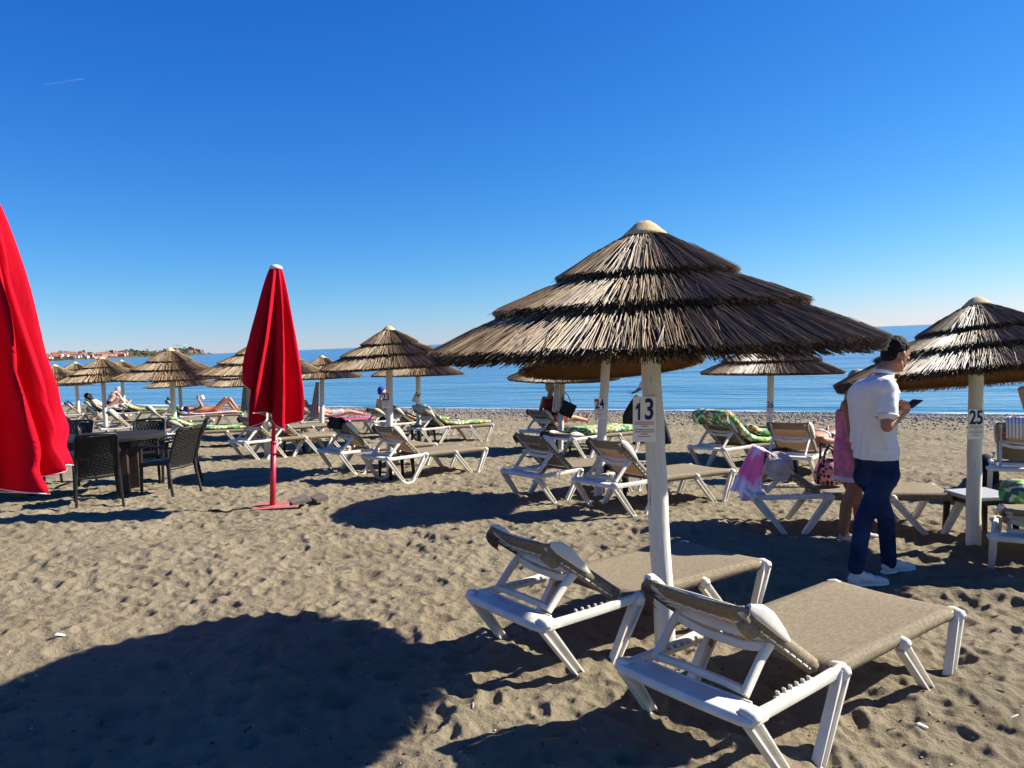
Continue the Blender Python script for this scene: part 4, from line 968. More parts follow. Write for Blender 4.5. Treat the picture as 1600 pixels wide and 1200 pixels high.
for k in range(14):
    px_ = 423-k*7.5; g_ = gp(px_, 793+k*.35+1.2*math.sin(k)); pts.append((g_.x, g_.y, GZ(g_.x, g_.y)+.012))
o = b.tube(pts, .009, 6); o = b.build('pole_shadow_strip', M_BLACK); tag(o, 'thin dark strip modelled as the shadow running left from the red pole', 'shadow strip')
rn = parasol(-72, 4.75, 240, .97, .505, 'big closed red parasol cut off by the left edge, tied with a white strap', 9, near=True)
# white strap with a knot round the hem, lying on the cloth
m = MB(); cvv = [o_ for o_ in kids(rn) if o_.name.startswith('canopy')][0].data.vertices; row = int(60*.965); pts = []
for k in range(49):
    v_ = cvv[row*192+(k*4) % 192].co; a = math.atan2(v_.y, v_.x); rr = math.hypot(v_.x, v_.y)+.035; pts.append(Vector((rr*math.cos(a), rr*math.sin(a), v_.z+.008*math.sin(5*a))))
pts = [p_ for p_ in pts if -2.9 < math.atan2(p_.y, p_.x) < -.83]; pts.sort(key=lambda v: math.atan2(v.y, v.x))
for q_ in range(4):      # crumpled band of white cloth, several folds lying over each other
    pq = [p_*1.0+Vector((0, 0, -.012*q_-.02+.010*math.sin(k*1.1+q_*2)))+Vector((p_.x, p_.y, 0)).normalized()*(.010*math.sin(k*.9+q_)) for k, p_ in enumerate(pts)]
    m.tube(pq, [(.012+.006*abs(math.sin(k*.7+q_)), .008) for k in range(len(pq))], 8)
c = pts[-1]+Vector((.0, -.01, -.02))
m.ell(c, (.026, .022, .034)); m.tube([c, c+Vector((.03, -.02, -.05)), c+Vector((.05, -.02, -.11)), c+Vector((.02, -.03, -.09))], [.010, .008, .008, .006], 6); m.tube([c, c+Vector((-.01, -.03, -.10)), c+Vector((0, -.03, -.20))], [.006, .004, .005], 6)
m.build('strap', mat('strap_cloth', (.66, .62, .58), .9, .1, var=.1, scale=30), rn)
# ------------------------------------------------------------------ dark table, chairs, bottle
tcx, tcy = -5.82, 10.15; tg = gz(tcx, tcy)
t_ = empty('oval_table', (tcx, tcy, tg), R_(14), 'dark brown oval table with thick legs beside the big red parasol', 'table')
TH = .76; a_, b_ = 1.08, .56
m = MB(); prof_ = []
def sup(aa, bb, z, n=64): 
    o_ = []
    for j in range(n):
        q = 2*math.pi*j/n; o_.append((aa*math.copysign(abs(math.cos(q))**.75, math.cos(q)), bb*math.copysign(abs(math.sin(q))**.75, math.sin(q)), z))
    return o_
rows_ = [sup(a_, b_, TH), sup(a_+.012, b_+.012, TH-.012), sup(a_+.012, b_+.012, TH-.05), sup(a_-.02, b_-.02, TH-.062)]
vs = [v for r_ in rows_ for v in r_]; fs = [(i*64+j, i*64+(j+1) % 64, (i+1)*64+(j+1) % 64, (i+1)*64+j) for i in range(3) for j in range(64)]+[tuple(range(64)), tuple(3*64+j for j in range(63, -1, -1))]
m.add(vs, fs); m.build('table_top', M_DKTAB, t_, auto=30)
m = MB(); m.box((0, 0, TH-.11), (1.5, .72, .09)); m.build('apron', M_BLACK, t_, smooth=False)
MBR = mat('dark_brown_leg', (.05, .025, .018), .5, .4, var=.25, scale=8)
for sx in (-.62, .62):
    for sy in (-.30, .30):
        m = MB(); m.box((sx, sy, (TH-.08)/2-.04), (.14, .09, TH-.06)); m.build('leg', MBR, t_, bevel=.006, auto=35)
def arm_chair_meshes():
    out = []
    def keep(n_, m, mt=M_BLACK, auto=40): me = m.mesh(n_, mt); sharp(me, auto); out.append((n_, me))
    m = MB(); NX = 8     # seat: slab dished a little
    m.box((0, .0, .425), (.48, .46, .03)); m.box((0, .225, .405), (.48, .03, .06)); keep('seat', m)
    # wicker pattern back: woven grid of thin strips in a frame, curved and leaning back
    m = MB(); 
    def BK(u, v, n_=0):    # u across -1..1, v 0..1 up
        lean = .10+.10*v; x = u*.225*(1-.03*v); y = -.225-lean*v-.03*math.cos(u*1.4)+n_; return (x, y, .36+.52*v)
    nh, nv = 26, 19
    for i in range(nh):
        v = .05+.90*i/(nh-1)
        m.tube([BK(-.95+1.9*k/10, v, .004*(1 if (k+i) % 2 else -1)) for k in range(11)], [(.0088, .003)]*11, 5, cap=False)
    for i in range(nv):
        u = -.93+1.86*i/(nv-1)
        m.tube([BK(u, .04+.92*k/8, .003*(1 if (k+i) % 2 else -1)) for k in range(9)], [(.003, .0105)]*9, 5, cap=False)
    keep('woven_back', m, auto=80)
    m = MB(); pts = [BK(-1, 0), BK(-1, .5), BK(-1, .94), BK(-.9, 1.0), BK(0, 1.02), BK(.9, 1.0), BK(1, .94), BK(1, .5), BK(1, 0), BK(0, -.01), BK(-1, 0)]
    m.tube(pts, .017, 8, cap=False); keep('back_frame', m)
    for sx in (-1, 1):
        m = MB(); m.tube([(sx*.225, -.245, .45), (sx*.235, -.25, .3), (sx*.25, -.31, -.04)], [(.022, .02), (.02, .018), (.016, .014)], 8, sq=.5); keep('leg', m)
        m = MB(); m.tube([(sx*.225, .21, .63), (sx*.23, .215, .3), (sx*.24, .225, -.04)], [(.022, .022), (.02, .02), (.016, .016)], 8, sq=.5); keep('leg', m)
        m = MB(); m.tube([(sx*.228, .225, .635), (sx*.25, .1, .655), (sx*.25, -.12, .65), (sx*.23, -.275, .63)], [(.014, .024)]*4, 8, sq=.6); keep('armrest', m)
    return out
CH = arm_chair_meshes()
def chair(x, y, face, label, z=None):
    """face: direction the sitter looks, degrees"""
    r = empty('wicker_chair', (x, y, gz(x, y) if z is None else z), R_(face-90), label, 'chair', 'dark wicker armchairs round the table')
    for n_, me in CH: o = bpy.data.objects.new(n_, me); COL.objects.link(o); o.parent = r
    return r
chair(-5.14, 9.36, 122, 'dark wicker armchair with its back to the viewer in front of the oval table')
chair(-4.60, 10.1, 160, 'dark wicker armchair at the right end of the table, seat side visible')
chair(-5.45, 11.25, 282, 'dark wicker armchair behind the right half of the table')
chair(-6.5, 11.1, 275, 'dark wicker armchair behind the bottle on the table')
chair(-4.98, 11.3, 205, 'dark wicker armchair half hidden behind the right-hand chair')
chair(-7.2, 10.0, 20, 'dark wicker armchair at the left end of the table behind the big red parasol')
def tabletop(px, py):
    d = raydir(px, py); t = (tg+TH-CAMZ)/d.z; return Vector((0, 0, CAMZ))+d*t
p = tabletop(123, 688); r = empty('bottle', p, 0, 'dark bottle with pump top standing on the oval table', 'bottle')
m = MB(); m.lathe([(.001, 0), (.034, 0), (.036, .01), (.036, .12), (.028, .15), (.014, .165), (.013, .19), (.001, .19)], 20); m.build('body', M_BLACK, r)
m = MB(); m.tube([(0, 0, .185), (0, 0, .215), (.03, 0, .218)], .007, 8); m.tube([(0, 0, .19), (0, 0, .2)], .014, 10); m.build('pump', M_BLACK, r)
p = tabletop(138, 683); m = MB(); m.lathe([(.001, .006), (.04, .006), (.055, .03), (.06, .03), (.045, 0), (.001, 0)], 20); o = m.build('ashtray', mat('glass_tray', (.45, .5, .55), .1, .6)); o.location = p; tag(o, 'small shiny ashtray next to the bottle on the oval table', 'ashtray')
# ------------------------------------------------------------------ things on lounger X
MTIE = mat('tie_dye', (.72, .66, .72), .85, .1); n_ = MTIE.node_tree.nodes; l_ = MTIE.node_tree.links
nz = n_.new('ShaderNodeTexNoise'); nz.inputs['Scale'].default_value = 3.2; l_.new(n_['Mapping'].outputs[0], nz.inputs['Vector'])
rr_ = n_.new('ShaderNodeValToRGB'); rr_.color_ramp.elements[0].position = .44; rr_.color_ramp.elements[0].color = (.72, .66, .74, 1); rr_.color_ramp.elements[1].position = .54; rr_.color_ramp.elements[1].color = (.80, .14, .34, 1)
l_.new(nz.outputs[0], rr_.inputs[0]); l_.new(rr_.outputs[0], n_['Principled BSDF'].inputs['Base Color'])
# towel draped over the head of the backrest: a cloth surface with folds
m = MB(); vs = []; NU, NV = 30, 26
for i in range(NU+1):
    u = i/NU
    for j in range(NV+1):
        v = j/NV; y = -.31+.60*v
        if u < .34:  p = backpt('X', .30+.31*(u/.34), y, .012+.006*math.sin(v*25))
        else:
            w_ = (u-.34)/.66; e = backpt('X', .625, y, .0)
            hang = .46+.06*(1-v); fold = .045*math.sin(v*17+1)*w_+.015*math.sin(v*41)*w_
            p = e+Vector((-.045*math.sin(w_*1.57)-.05*w_-.20*v*w_+.05*w_+fold*.6, fold*.7-.05*w_*(v-.5), -hang*w_*(1-.05*math.sin(v*9))))
        vs.append(p)
fs = [(i*(NV+1)+j, i*(NV+1)+j+1, (i+1)*(NV+1)+j+1, (i+1)*(NV+1)+j) for i in range(NU) for j in range(NV)]
m.add(vs, fs); o = m.build('beach_towel', MTIE, solid=.006, sub=1); tag(o, 'pink and white tie-dye towel hanging over the head of the lounger behind the man', 'towel')
# straw hat hanging on the near corner of the backrest
MH = mat('pale_straw_hat', (.66, .54, .48), .85, .1, var=.12, scale=60, bump=.4, bscale=160)
hc = backpt('X', .44, -.32, -.04); r = empty('sun_hat', hc, 0, 'pale pinkish sun hat hanging on the lounger behind the man', 'hat'); r.rotation_euler = (R_(80), R_(-18), 0); r.scale = (.76, .82, .8)
m = MB(); rg = random.Random(4); prof_ = [(.001, .10), (.05, .098), (.078, .08), (.088, .03), (.095, .0), (.13, -.012), (.17, -.006), (.172, -.012), (.13, -.018), (.09, -.008)]
m.lathe(prof_, 40); 
for i, v in enumerate(m.v):
    a = math.atan2(v[1], v[0]); rr = math.hypot(v[0], v[1]); m.v[i] = (v[0], v[1], v[2]+(.03*math.sin(a*3+1) if rr > .1 else 0)*(rr/.17))
m.build('brim_and_crown', MH, r); m = MB(); m.tube([(.089*math.cos(t*.2618), .089*math.sin(t*.2618), .012) for t in range(25)], [(.012, .003)]*25, 6, cap=False); m.build('hat_band', mat('hat_ribbon', (.35, .22, .2), .8, .1), r)
# leopard print bag
MLEO = mat('leopard_print', (.58, .27, .27), .75, .2); n_ = MLEO.node_tree.nodes; l_ = MLEO.node_tree.links
vv = n_.new('ShaderNodeTexVoronoi'); vv.inputs['Scale'].default_value = 26; l_.new(n_['Mapping'].outputs[0], vv.inputs['Vector'])
rr_ = n_.new('ShaderNodeValToRGB'); rr_.color_ramp.interpolation = 'CONSTANT'; rr_.color_ramp.elements[0].color = (.02, .015, .02, 1); rr_.color_ramp.elements[1].position = .42; rr_.color_ramp.elements[1].color = (.58, .27, .27, 1)
l_.new(vv.outputs['Distance'], rr_.inputs[0]); l_.new(rr_.outputs[0], n_['Principled BSDF'].inputs['Base Color'])
bc = on('X', .80, .12, ZR+.05); bg_ = empty('leopard_bag', bc, .1, 'pink bag with black leopard spots and black handles on the lounger', 'bag')
m = MB(); m.rings([((0, 0, 0), .13, .09), ((0, 0, .03), .165, .115), ((0, 0, .12), .17, .12), ((.005, 0, .2), .14, .09), ((0, 0, .25), .115, .045), ((0, 0, .265), .10, .02)], (1, 0, 0), (0, 1, 0), 28)
rq = random.Random(3); m.v = [(x+rq.uniform(-.004, .004), y+rq.uniform(-.006, .006), z) for x, y, z in m.v]
m.build('body', MLEO, bg_, sub=1)
for sy in (-.035, .035):
    m = MB(); m.tube([(-.09, sy, .22), (-.075, sy*1.2, .32), (-.03-.04*(sy > 0), sy*1.4, .40), (.04, sy*1.2, .33), (.07, sy, .22)], [(.020, .009)]*5, 8); m.build('handle', M_BLACK, bg_)
m = MB(); m.tube([(-.155, -.05, .02), (-.16, -.05, .13), (-.12, -.04, .22)], [(.02, .008)]*3, 8); m.build('side_strap', M_BLACK, bg_)
# black bag leaning under lounger Z, black tote at post 35, towels on posts
m = MB(); p = gp(1557, 764); m.rings([((0, 0, 0), .16, .08), ((0, 0, .05), .19, .11), ((.02, 0, .22), .17, .10), ((.0, 0, .36), .10, .05), ((.03, 0, .40), .03, .02)], (1, 0, 0), (0, 1, 0), 18)
o = m.build('black_bag', M_DKG, sub=1); o.location = (p.x, p.y+.25, GZ(p.x, p.y)); tag(o, 'black bag standing under the lounger at the right edge', 'bag')
def cloth_on_post(px, py0, py1, Y, w0, w1, m_, name, label, cat, dark=False, dx=0, group=None, yo=-.07):
    a = at(px, py0, Y); b_ = at(px+dx, py1, Y); mb = MB(); vs = []; NU, NV = 14, 18
    for i in range(NU+1):
        t = i/NU; c = a.lerp(b_, t); hw = (w0+(w1-w0)*t)/2
        for j in range(NV+1):
            s = -1+2*j/NV; vs.append((c.x+s*hw, c.y+yo+.028*math.cos(s*9+px)*min(1, t*3), c.z-.02*abs(s)*t+(.02*math.sin(s*5) if i == NU else 0)))
    mb.add(vs, [(i*(NV+1)+j, i*(NV+1)+j+1, (i+1)*(NV+1)+j+1, (i+1)*(NV+1)+j) for i in range(NU) for j in range(NV)])
    o = mb.build(name, m_, solid=.012); return tag(o, label, cat, group)
MTW = mat('pinkish_towel', (.50, .38, .36), .9, .1, var=.1, scale=20)
cloth_on_post(497, 597, 652, 19.3, .08, .22, MTW, 'hanging_towel', 'pinkish grey towel hanging on the post right of the closed red parasol', 'towel', dx=-5)
cloth_on_post(384, 600, 642, 19.4, .07, .17, mat('grey_hanging', (.5, .5, .5), .9, .1, var=.1), 'hanging_towel', 'grey towel hanging on the post left of the closed red parasol', 'towel', dx=-1)
cloth_on_post(872, 592, 642, 14.9, .10, .18, mat('white_hanging', (.6, .58, .55), .9, .1, var=.1), 'hanging_towel', 'pale towel hanging on post 35', 'towel', dx=-3)
r = empty('tote_bag', at(884, 640, 14.8), 0, 'black square tote bag hanging tilted from post 35', 'bag')
m = MB(); m.box((.04, 0, .0), (.26, .07, .28), Matrix.Rotation(R_(28), 3, 'Y')); m.build('body', M_DKG, r, bevel=.01, auto=40)
m = MB(); m.tube([(-.06, 0, .12), (-.04, 0, .28), (.0, 0, .34), (.05, 0, .28), (.12, 0, .10)], .008, 6); m.build('handle', M_DKG, r)
# small litter: white shell fragments and a paper scrap
for k, (px, py, s_) in enumerate(((92, 995, .035), (1292, 846, .022), (1085, 908, .02), (1440, 1130, .025), (1580, 905, .03))):
    p = gp(px, py); m = MB(); q = random.Random(k); m.tube([(-s_, 0, 0), (-s_*.3, s_*.2, .006), (s_, -.1*s_, .0)], [(.004, s_*.25), (.004, s_*.5), (.003, s_*.2)], 7)
    o = m.build('shell', M_HEM); o.location = (p.x, p.y, GZ(p.x, p.y)+.006); o.rotation_euler = (.1, .1, q.uniform(-.4, .4))
    tag(o, ['white scrap lying on lit sand near the left edge', 'small white shell left of the shoes of the woman', 'white shell in the shade behind the nearest loungers', 'white shell right of the nearest lounger foot', 'pale twig at the right edge in the shade'][k], 'shell' if k else 'scrap')
# ------------------------------------------------------------------ people
M_HAIR = mat('dark_hair', (.012, .009, .007), .75, .15, bump=.6, bscale=120, var=.3, scale=60)
M_HAIRG = mat('grey_hair', (.42, .38, .34), .7, .3, bump=.5, bscale=120)
M_HAIRB = mat('blond_hair', (.42, .33, .22), .7, .3, bump=.5, bscale=90)
M_SHIRT = mat('white_shirt', (.68, .66, .63), .8, .15, var=.03, scale=6, bump=1., bscale=2.6, stretch=(5, 5, 1.1))
M_JEAN = mat('blue_jeans', (.008, .016, .050), .85, .1, col2=(.026, .050, .115), scale=5, bump=.3, bscale=25)
M_SHOE = mat('white_shoe', (.62, .58, .50), .6, .3, var=.05, scale=20)
M_SHOEP = mat('pinkish_shoe', (.55, .42, .40), .7, .2)
M_PHONE = mat('phone_black', (.01, .012, .02), .15, .6)
def frame_of(fwd, up=(0, 0, 1)):
    f = Vector(fwd).normalized(); u = Vector(up); r = f.cross(u).normalized(); u = r.cross(f)
    return Matrix((r, f, u)).transposed()       # columns: right, forward, up
def head_shape(mb, c, F, k=1.0):
    """head centred on c; F columns right, forward, up"""
    c = Vector(c)
    def P(x, y, z): return c+F @ Vector((x*k, y*k, z*k))
    mb.ell(P(0, -.012, .025), (.076*k, .096*k, .096*k), F, 18)
    mb.ell(P(0, .030, -.03), (.060*k, .064*k, .078*k), F, 16)
    mb.cap2(P(0, .045, -.085), P(0, .066, -.082), .030*k, .024*k)          # chin
    for s in (-1, 1):
        mb.cap2(P(s*.050, -.01, -.055), P(s*.018, .052, -.088), .026*k, .022*k)   # jaw
        mb.ell(P(s*.040, .062, -.008), (.022*k, .018*k, .018*k), F, 10)         # cheek
        mb.ell(P(s*.078, -.008, -.004), (.010*k, .020*k, .032*k), F, 12)       # ear
        mb.cap2(P(s*.012, .085, .030), P(s*.045, .070, .030), .010*k, .009*k, 8)  # brow
        mb.ell(P(s*.032, .076, .012), (.013*k, .010*k, .009*k), F, 8)
    mb.cap2(P(0, .088, .020), P(0, .108, -.018), .009*k, .014*k)                   # nose
    mb.cap2(P(-.018, .086, -.048), P(.018, .086, -.048), .009*k, .009*k, 8)      # lips
    mb.cap2(P(-.014, .084, -.058), P(.014, .084, -.058), .009*k, .009*k, 8)
def hair_cap(c, F, m, parent, k=1.0, back=-.045, vol=.010, name='hair', vox=.006):
    mb = MB(); c = Vector(c)
    def P(x, y, z): return c+F @ Vector((x*k, y*k, z*k))
    mb.ell(P(0, -.026, .046), ((.078+vol)*k, (.086+vol)*k, (.080+vol)*k), F, 18)
    mb.ell(P(0, -.062, -.004), ((.064+vol)*k, (.046+vol)*k, (.068+vol)*k), F, 16)
    mb.ell(P(0, .016, .090), (.056*k, .056*k, .034*k), F, 14); mb.ell(P(0, -.052, -.042), (.046*k, .034*k, .046*k), F, 12)
    for s_ in (-1, 1): mb.ell(P(s_*.066, -.012, .03), (.014*k, .034*k, .036*k), F, 10)
    q = random.Random(3)
    for i in range(40 if vox > .008 else 260):
        a = q.uniform(-3.14, 3.14); e = q.uniform(.15, 1.5); d = Vector((math.cos(a)*math.cos(e)*.080, math.sin(a)*math.cos(e)*.084-.02, math.sin(e)*.090+.042))
        mb.ell(c+F @ (d*k), (.016*k, .016*k, .012*k) if vox > .008 else (.008*k, .010*k, .008*k), F, 6)
    return fuse(mb, name, m, parent, vox, 3 if vox > .008 else 1)
def limb(mb, pts, rs):
    for i in range(len(pts)-1): mb.cap2(pts[i], pts[i+1], rs[i], rs[i+1], 14)
def hand(mb, wrist, F, curl=.5, k=1.0, side=1, spread=.0):
    """F columns: across the palm (towards thumb side), along the fingers, out of the palm"""
    w = Vector(wrist)
    def P(x, y, z): return w+F @ Vector((x*k, y*k, z*k))
    mb.cap2(P(0, -.01, 0), P(0, .03, 0), .024*k, .026*k); mb.ell(P(0, .048, 0), (.040*k, .046*k, .015*k), F, 14)
    L = (.036, .042, .039, .030)
    for i, x in enumerate((.028, .009, -.010, -.028)):
        p = [P(x, .085, 0)]; th = curl*.55
        for j, f_ in enumerate((1, .72, .55)):
            th += curl*.75; d = F @ Vector((x*.5*spread, math.cos(th), math.sin(th))); p.append(p[-1]+d*L[i]*f_*k)
        for j in range(3): mb.cap2(p[j], p[j+1], (.0088, .0080, .0072)[j]*k, (.0080, .0072, .0064)[j]*k, 8)
    p0 = P(.030, .022, .004); p1 = P(.056, .052, .016); p2 = P(.058, .080, .030+.01*curl); p3 = P(.048, .100, .038+.012*curl)
    mb.cap2(p0, p1, .014*k, .011*k, 8); mb.cap2(p1, p2, .0105*k, .009*k, 8); mb.cap2(p2, p3, .009*k, .007*k, 8)
def shoe(c, fwd, m, sole_m, parent, Ls=.285, name='shoe'):
    F = frame_of((fwd[0], fwd[1], fwd[2] if len(fwd) > 2 else 0)); c = Vector(c); k = Ls/.285
    def P(x, y, z): return c+F @ Vector((x*k, y*k, z*k))
    mb = MB()
    mb.rings([(P(0, -.10, .012), .030*k, .012*k)], (1, 0, 0), (0, 0, 1)) if False else None
    mb.ell(P(0, -.088, .045), (.034*k, .042*k, .042*k), F, 14); mb.ell(P(0, -.05, .055), (.034*k, .055*k, .045*k), F, 14)
    mb.cap2(P(0, -.06, .062), P(0, .02, .045), .038*k, .036*k); mb.ell(P(.002, .06, .030), (.042*k, .070*k, .030*k), F, 14); mb.ell(P(.003, .105, .024), (.038*k, .050*k, .022*k), F, 14)
    mb.cap2(P(0, -.075, .08), P(0, -.045, .082), .036*k, .034*k)
    o = fuse(mb, name, m, parent, .006, 4)
    s = MB(); sec = [(-.130, .018), (-.115, .032), (-.06, .036), (0, .036), (.06, .043), (.11, .042), (.14, .030), (.155, .012)]
    vs = []
    for z in (0, .016):
        ring = [(x, y) for y, x in sec]+[(-x, y) for y, x in reversed(sec)]
        vs += [P(x*(1.03), y, z) for x, y in ring]
    n = len(sec)*2; s.add(vs, [tuple(range(n-1, -1, -1)), tuple(range(n, 2*n))]+[(i, (i+1) % n, n+(i+1) % n, n+i) for i in range(n)])
    s.build('sole', sole_m, o, bevel=.003)
    l_ = MB()
    for q in range(5): l_.tube([P(-.022, -.018+q*.018, .083-q*.0085), P(0, -.014+q*.018, .091-q*.0095), P(.022, -.018+q*.018, .083-q*.0085)], .0028, 5)
    l_.build('laces', M_HEM, o)
    return o
# ---- standing man looking at his phone
base = gp(1362, 902); base.z = GZ(base.x, base.y)
man = empty('person', base, 0, 'man in white short-sleeved shirt, blue jeans and white sneakers looking at a phone', 'person')
iv_ = Matrix.Translation(-base)
def W(px, py, Y): return at(px, py, Y)-base
FW = Vector((.84, .54, 0)).normalized(); RT = Vector((FW.y, -FW.x, 0))       # facing and his right-hand side
F0 = Matrix((RT, FW, Vector((0, 0, 1)))).transposed()
hipc = W(1370, 734, 5.48); 
gz0 = -.0
a1 = W(1337, 889, 5.32); a2 = W(1389, 880, 5.56)                               # ankles
k1 = W(1349, 812, 5.36); k2 = W(1384, 808, 5.58)
h1 = hipc-RT*.0+RT*.078+Vector((0, 0, -.02)); h2 = hipc-RT*.078+Vector((0, 0, -.02))
# leg placed nearest the camera is his right one
neck = W(1381, 581, 5.44); hc = W(1400, 555, 5.46); chest = W(1363, 632, 5.48); waist = W(1366, 694, 5.48)
shR = W(1385, 606, 5.30); shL = W(1348, 608, 5.62); elR = W(1386, 666, 5.22); wrR = W(1408, 648, 5.30)
elL = W(1372, 664, 5.74); wrL = W(1402, 640, 5.52)
body = MB()
limb(body, [h1, k1, a1], [.080, .052, .040]); limb(body, [h2, k2, a2], [.080, .052, .040])
body.rings([(hipc+Vector((0, 0, -.06)), .15, .10), (hipc+Vector((0, 0, .04)), .15, .10), (waist, .135, .095), (chest, .15, .10), (chest+Vector((0, 0, .10)), .14, .085), (neck+Vector((0, 0, -.05)), .09, .07)], RT, FW)
limb(body, [neck+Vector((0, 0, -.06)), neck, hc+FW*-.03+Vector((0, 0, -.04))], [.065, .060, .054])
limb(body, [shR, elR, wrR], [.056, .041, .028]); limb(body, [shL, elL, wrL], [.056, .041, .028]); body.cap2(shR, shL, .06, .06)
FH = frame_of((FW*.95+Vector((.35, -.12, -.45))), (0, 0, 1))
head_shape(body, hc, FH, 1.0)
ph = W(1426, 631, 5.42)
for (w_, sd) in ((wrR, 1), (wrL, -1)):
    d = (ph-w_).normalized(); out = (Vector((0, 0, 1)) if sd > 0 else Vector((0, 0, 1))); out = (out-d*out.dot(d)).normalized(); ac = d.cross(out)*(-1 if sd > 0 else 1)
    hand(body, w_, Matrix((ac, d, out)).transposed(), .9 if sd > 0 else 1.25, .92)
fuse(body, 'body', M_SKIN, man, .006, 4)
hair_cap(hc, FH, M_HAIR, man, 1.0, vol=.004, vox=.0045)
ey = MB()
for s in (-1, 1): ey.ell(hc+FH @ Vector((s*.032, .084, .012)), (.010, .006, .006), FH, 8)
ey.build('eyes', mat('eye_white', (.5, .48, .45), .2, .5), man)
# shirt
sh = MB()
shm = (shR+shL)/2
sh.rings([(hipc+Vector((0, 0, .085))-FW*.012, .166, .122), (hipc+Vector((0, 0, .14)), .163, .120), (waist+Vector((0, 0, .04)), .160, .118), (chest+Vector((0, 0, -.06)), .172, .120), (chest+Vector((0, 0, .05)), .186, .122), (shm+Vector((0, 0, -.02)), .185, .112), (shm+Vector((0, 0, .04)), .13, .095), (neck+Vector((0, 0, -.02)), .072, .070)], RT, FW, 32)
sh.cap2(shR+Vector((0, 0, -.01)), shR.lerp(elR, .62), .078, .074); sh.cap2(shL+Vector((0, 0, -.01)), shL.lerp(elL, .62), .072, .068); sh.cap2(shR-FW*.015, shL-FW*.015, .080, .072)
sh.cap2(shR+Vector((0, 0, -.02)), neck+Vector((0, 0, -.055)), .080, .062); sh.cap2(shL+Vector((0, 0, -.02)), neck+Vector((0, 0, -.055)), .072, .062)
sh.ell(shm-FW*.06+Vector((0, 0, -.05)), (.17, .07, .12), F0, 16)
qf = random.Random(12)
for k_ in range(7):     # loose folds hanging from the shoulder blades
    a = -2.75+k_*.36+qf.uniform(-.12, .12); d = RT*math.cos(a)*.175+FW*math.sin(a)*.122; e_ = RT*math.cos(a+qf.uniform(-.2, .2))*.178+FW*math.sin(a)*.126
    sh.cap2(shm+d*.9+Vector((0, 0, qf.uniform(-.22, -.08))), hipc+e_+Vector((0, 0, qf.uniform(.13, .24))), .004, qf.uniform(.010, .018), 8)
shirt = fuse(sh, 'shirt', M_SHIRT, man, .007, 7, disp=(.012, .09))
cl = MB(); pts = []
for k_ in range(21):
    a = math.pi*2*k_/20; pts.append(neck+Vector((0, 0, -.008+.020*(-math.sin(a))))+RT*.064*math.cos(a)+FW*(.062*math.sin(a)+.004))
cl.tube(pts, [(.015, .005)]*21, 8, cap=False, up=(0, 0, 1)); cl.build('collar', M_SHIRT, shirt)
cf = MB(); c0 = shR.lerp(elR, .74); ax = (elR-shR).normalized(); u_ = ax.orthogonal().normalized(); v_ = ax.cross(u_)
cf.tube([c0+u_*.073*math.cos(t*.3142)+v_*.073*math.sin(t*.3142) for t in range(21)], [(.007, .003)]*21, 6, cap=False, up=ax); cf.build('sleeve_hem', M_SHIRT, shirt)
jn = MB(); limb(jn, [h1, k1, k1.lerp(a1, .98)], [.088, .062, .053]); limb(jn, [h2, k2, k2.lerp(a2, .98)], [.088, .062, .053])
jn.rings([(hipc+Vector((0, 0, -.11)), .135, .105), (hipc+Vector((0, 0, -.02)), .160, .115), (hipc+Vector((0, 0, .10)), .155, .108)], RT, FW, 24)
for (kk, aa, s_) in ((k1, a1, 1), (k2, a2, 2)):
    for t in (.25, .45, .7, .85, .93): 
        c = kk.lerp(aa, t); jn.ell(c, (.059, .059, .013), None, 14)
for s in (1, -1): jn.ell(hipc+RT*.07*s-FW*.050+Vector((0, 0, -.05)), (.075, .072, .09), F0, 14)
jeans = fuse(jn, 'jeans', M_JEAN, man, .008, 3)
for (aa, fw) in ((a1, (.97, .05, 0)), (a2, (.93, .30, 0))):
    f_ = Vector(fw).normalized(); c = aa+f_*.075; zz = GZ(base.x+c.x, base.y+c.y)-base.z; c.z = zz-.004
    shoe(c, fw, M_SHOE, M_HEM, man, .295)
# bring trouser ends to the shoes is done by the ankle height above
phn = empty('phone', base+ph, 0, 'black smartphone held up in both hands by the man in the white shirt', 'phone')
Fp = frame_of((.80, .54, .30), (-.1, -.1, .95)); m = MB(); m.box((0, 0, 0), (.074, .15, .009), Fp); m.build('case', M_PHONE, phn, bevel=.003, auto=40)
m = MB(); m.box(Fp @ Vector((0, 0, .0055)), (.067, .14, .001), Fp); m.build('screen', mat('phone_screen', (.02, .03, .06), .05, .6), phn, smooth=False)
# ---- woman in the pink dress
wb = gp(1322, 846); wb.z = GZ(wb.x, wb.y); YW = wb.y
wom = empty('person', wb, 0, 'tanned woman in a pink beach dress, half hidden by the man in the white shirt', 'person')
def V_(px, py, dY=0): return at(px, py, YW+dY)-wb
FWw = Vector((.75, .66, 0)).normalized(); RTw = Vector((FWw.y, -FWw.x, 0))
b_ = MB(); hp = V_(1336, 738, .02); an1 = V_(1318, 836, -.02); kn1 = V_(1322, 790, -.02); an2 = V_(1345, 832, .12); kn2 = V_(1341, 785, .12)
limb(b_, [hp+RTw*.07, kn1, kn1.lerp(an1, .4), an1], [.082, .050, .050, .032]); limb(b_, [hp-RTw*.07, kn2, kn2.lerp(an2, .4), an2], [.082, .050, .050, .032])
nk = V_(1338, 618, .03); hd = V_(1342, 599, .06); ch = V_(1334, 655, .02)
b_.rings([(hp, .15, .115), (hp+Vector((0, 0, .15)), .145, .105), (ch, .14, .11), (nk+Vector((0, 0, -.06)), .13, .08), (nk, .05, .05)], RTw, FWw); limb(b_, [nk, hd], [.048, .048])
sR = V_(1325, 634, -.12); sL = V_(1343, 634, .16); eR = V_(1333, 690, -.16); wR = V_(1342, 738, -.12)
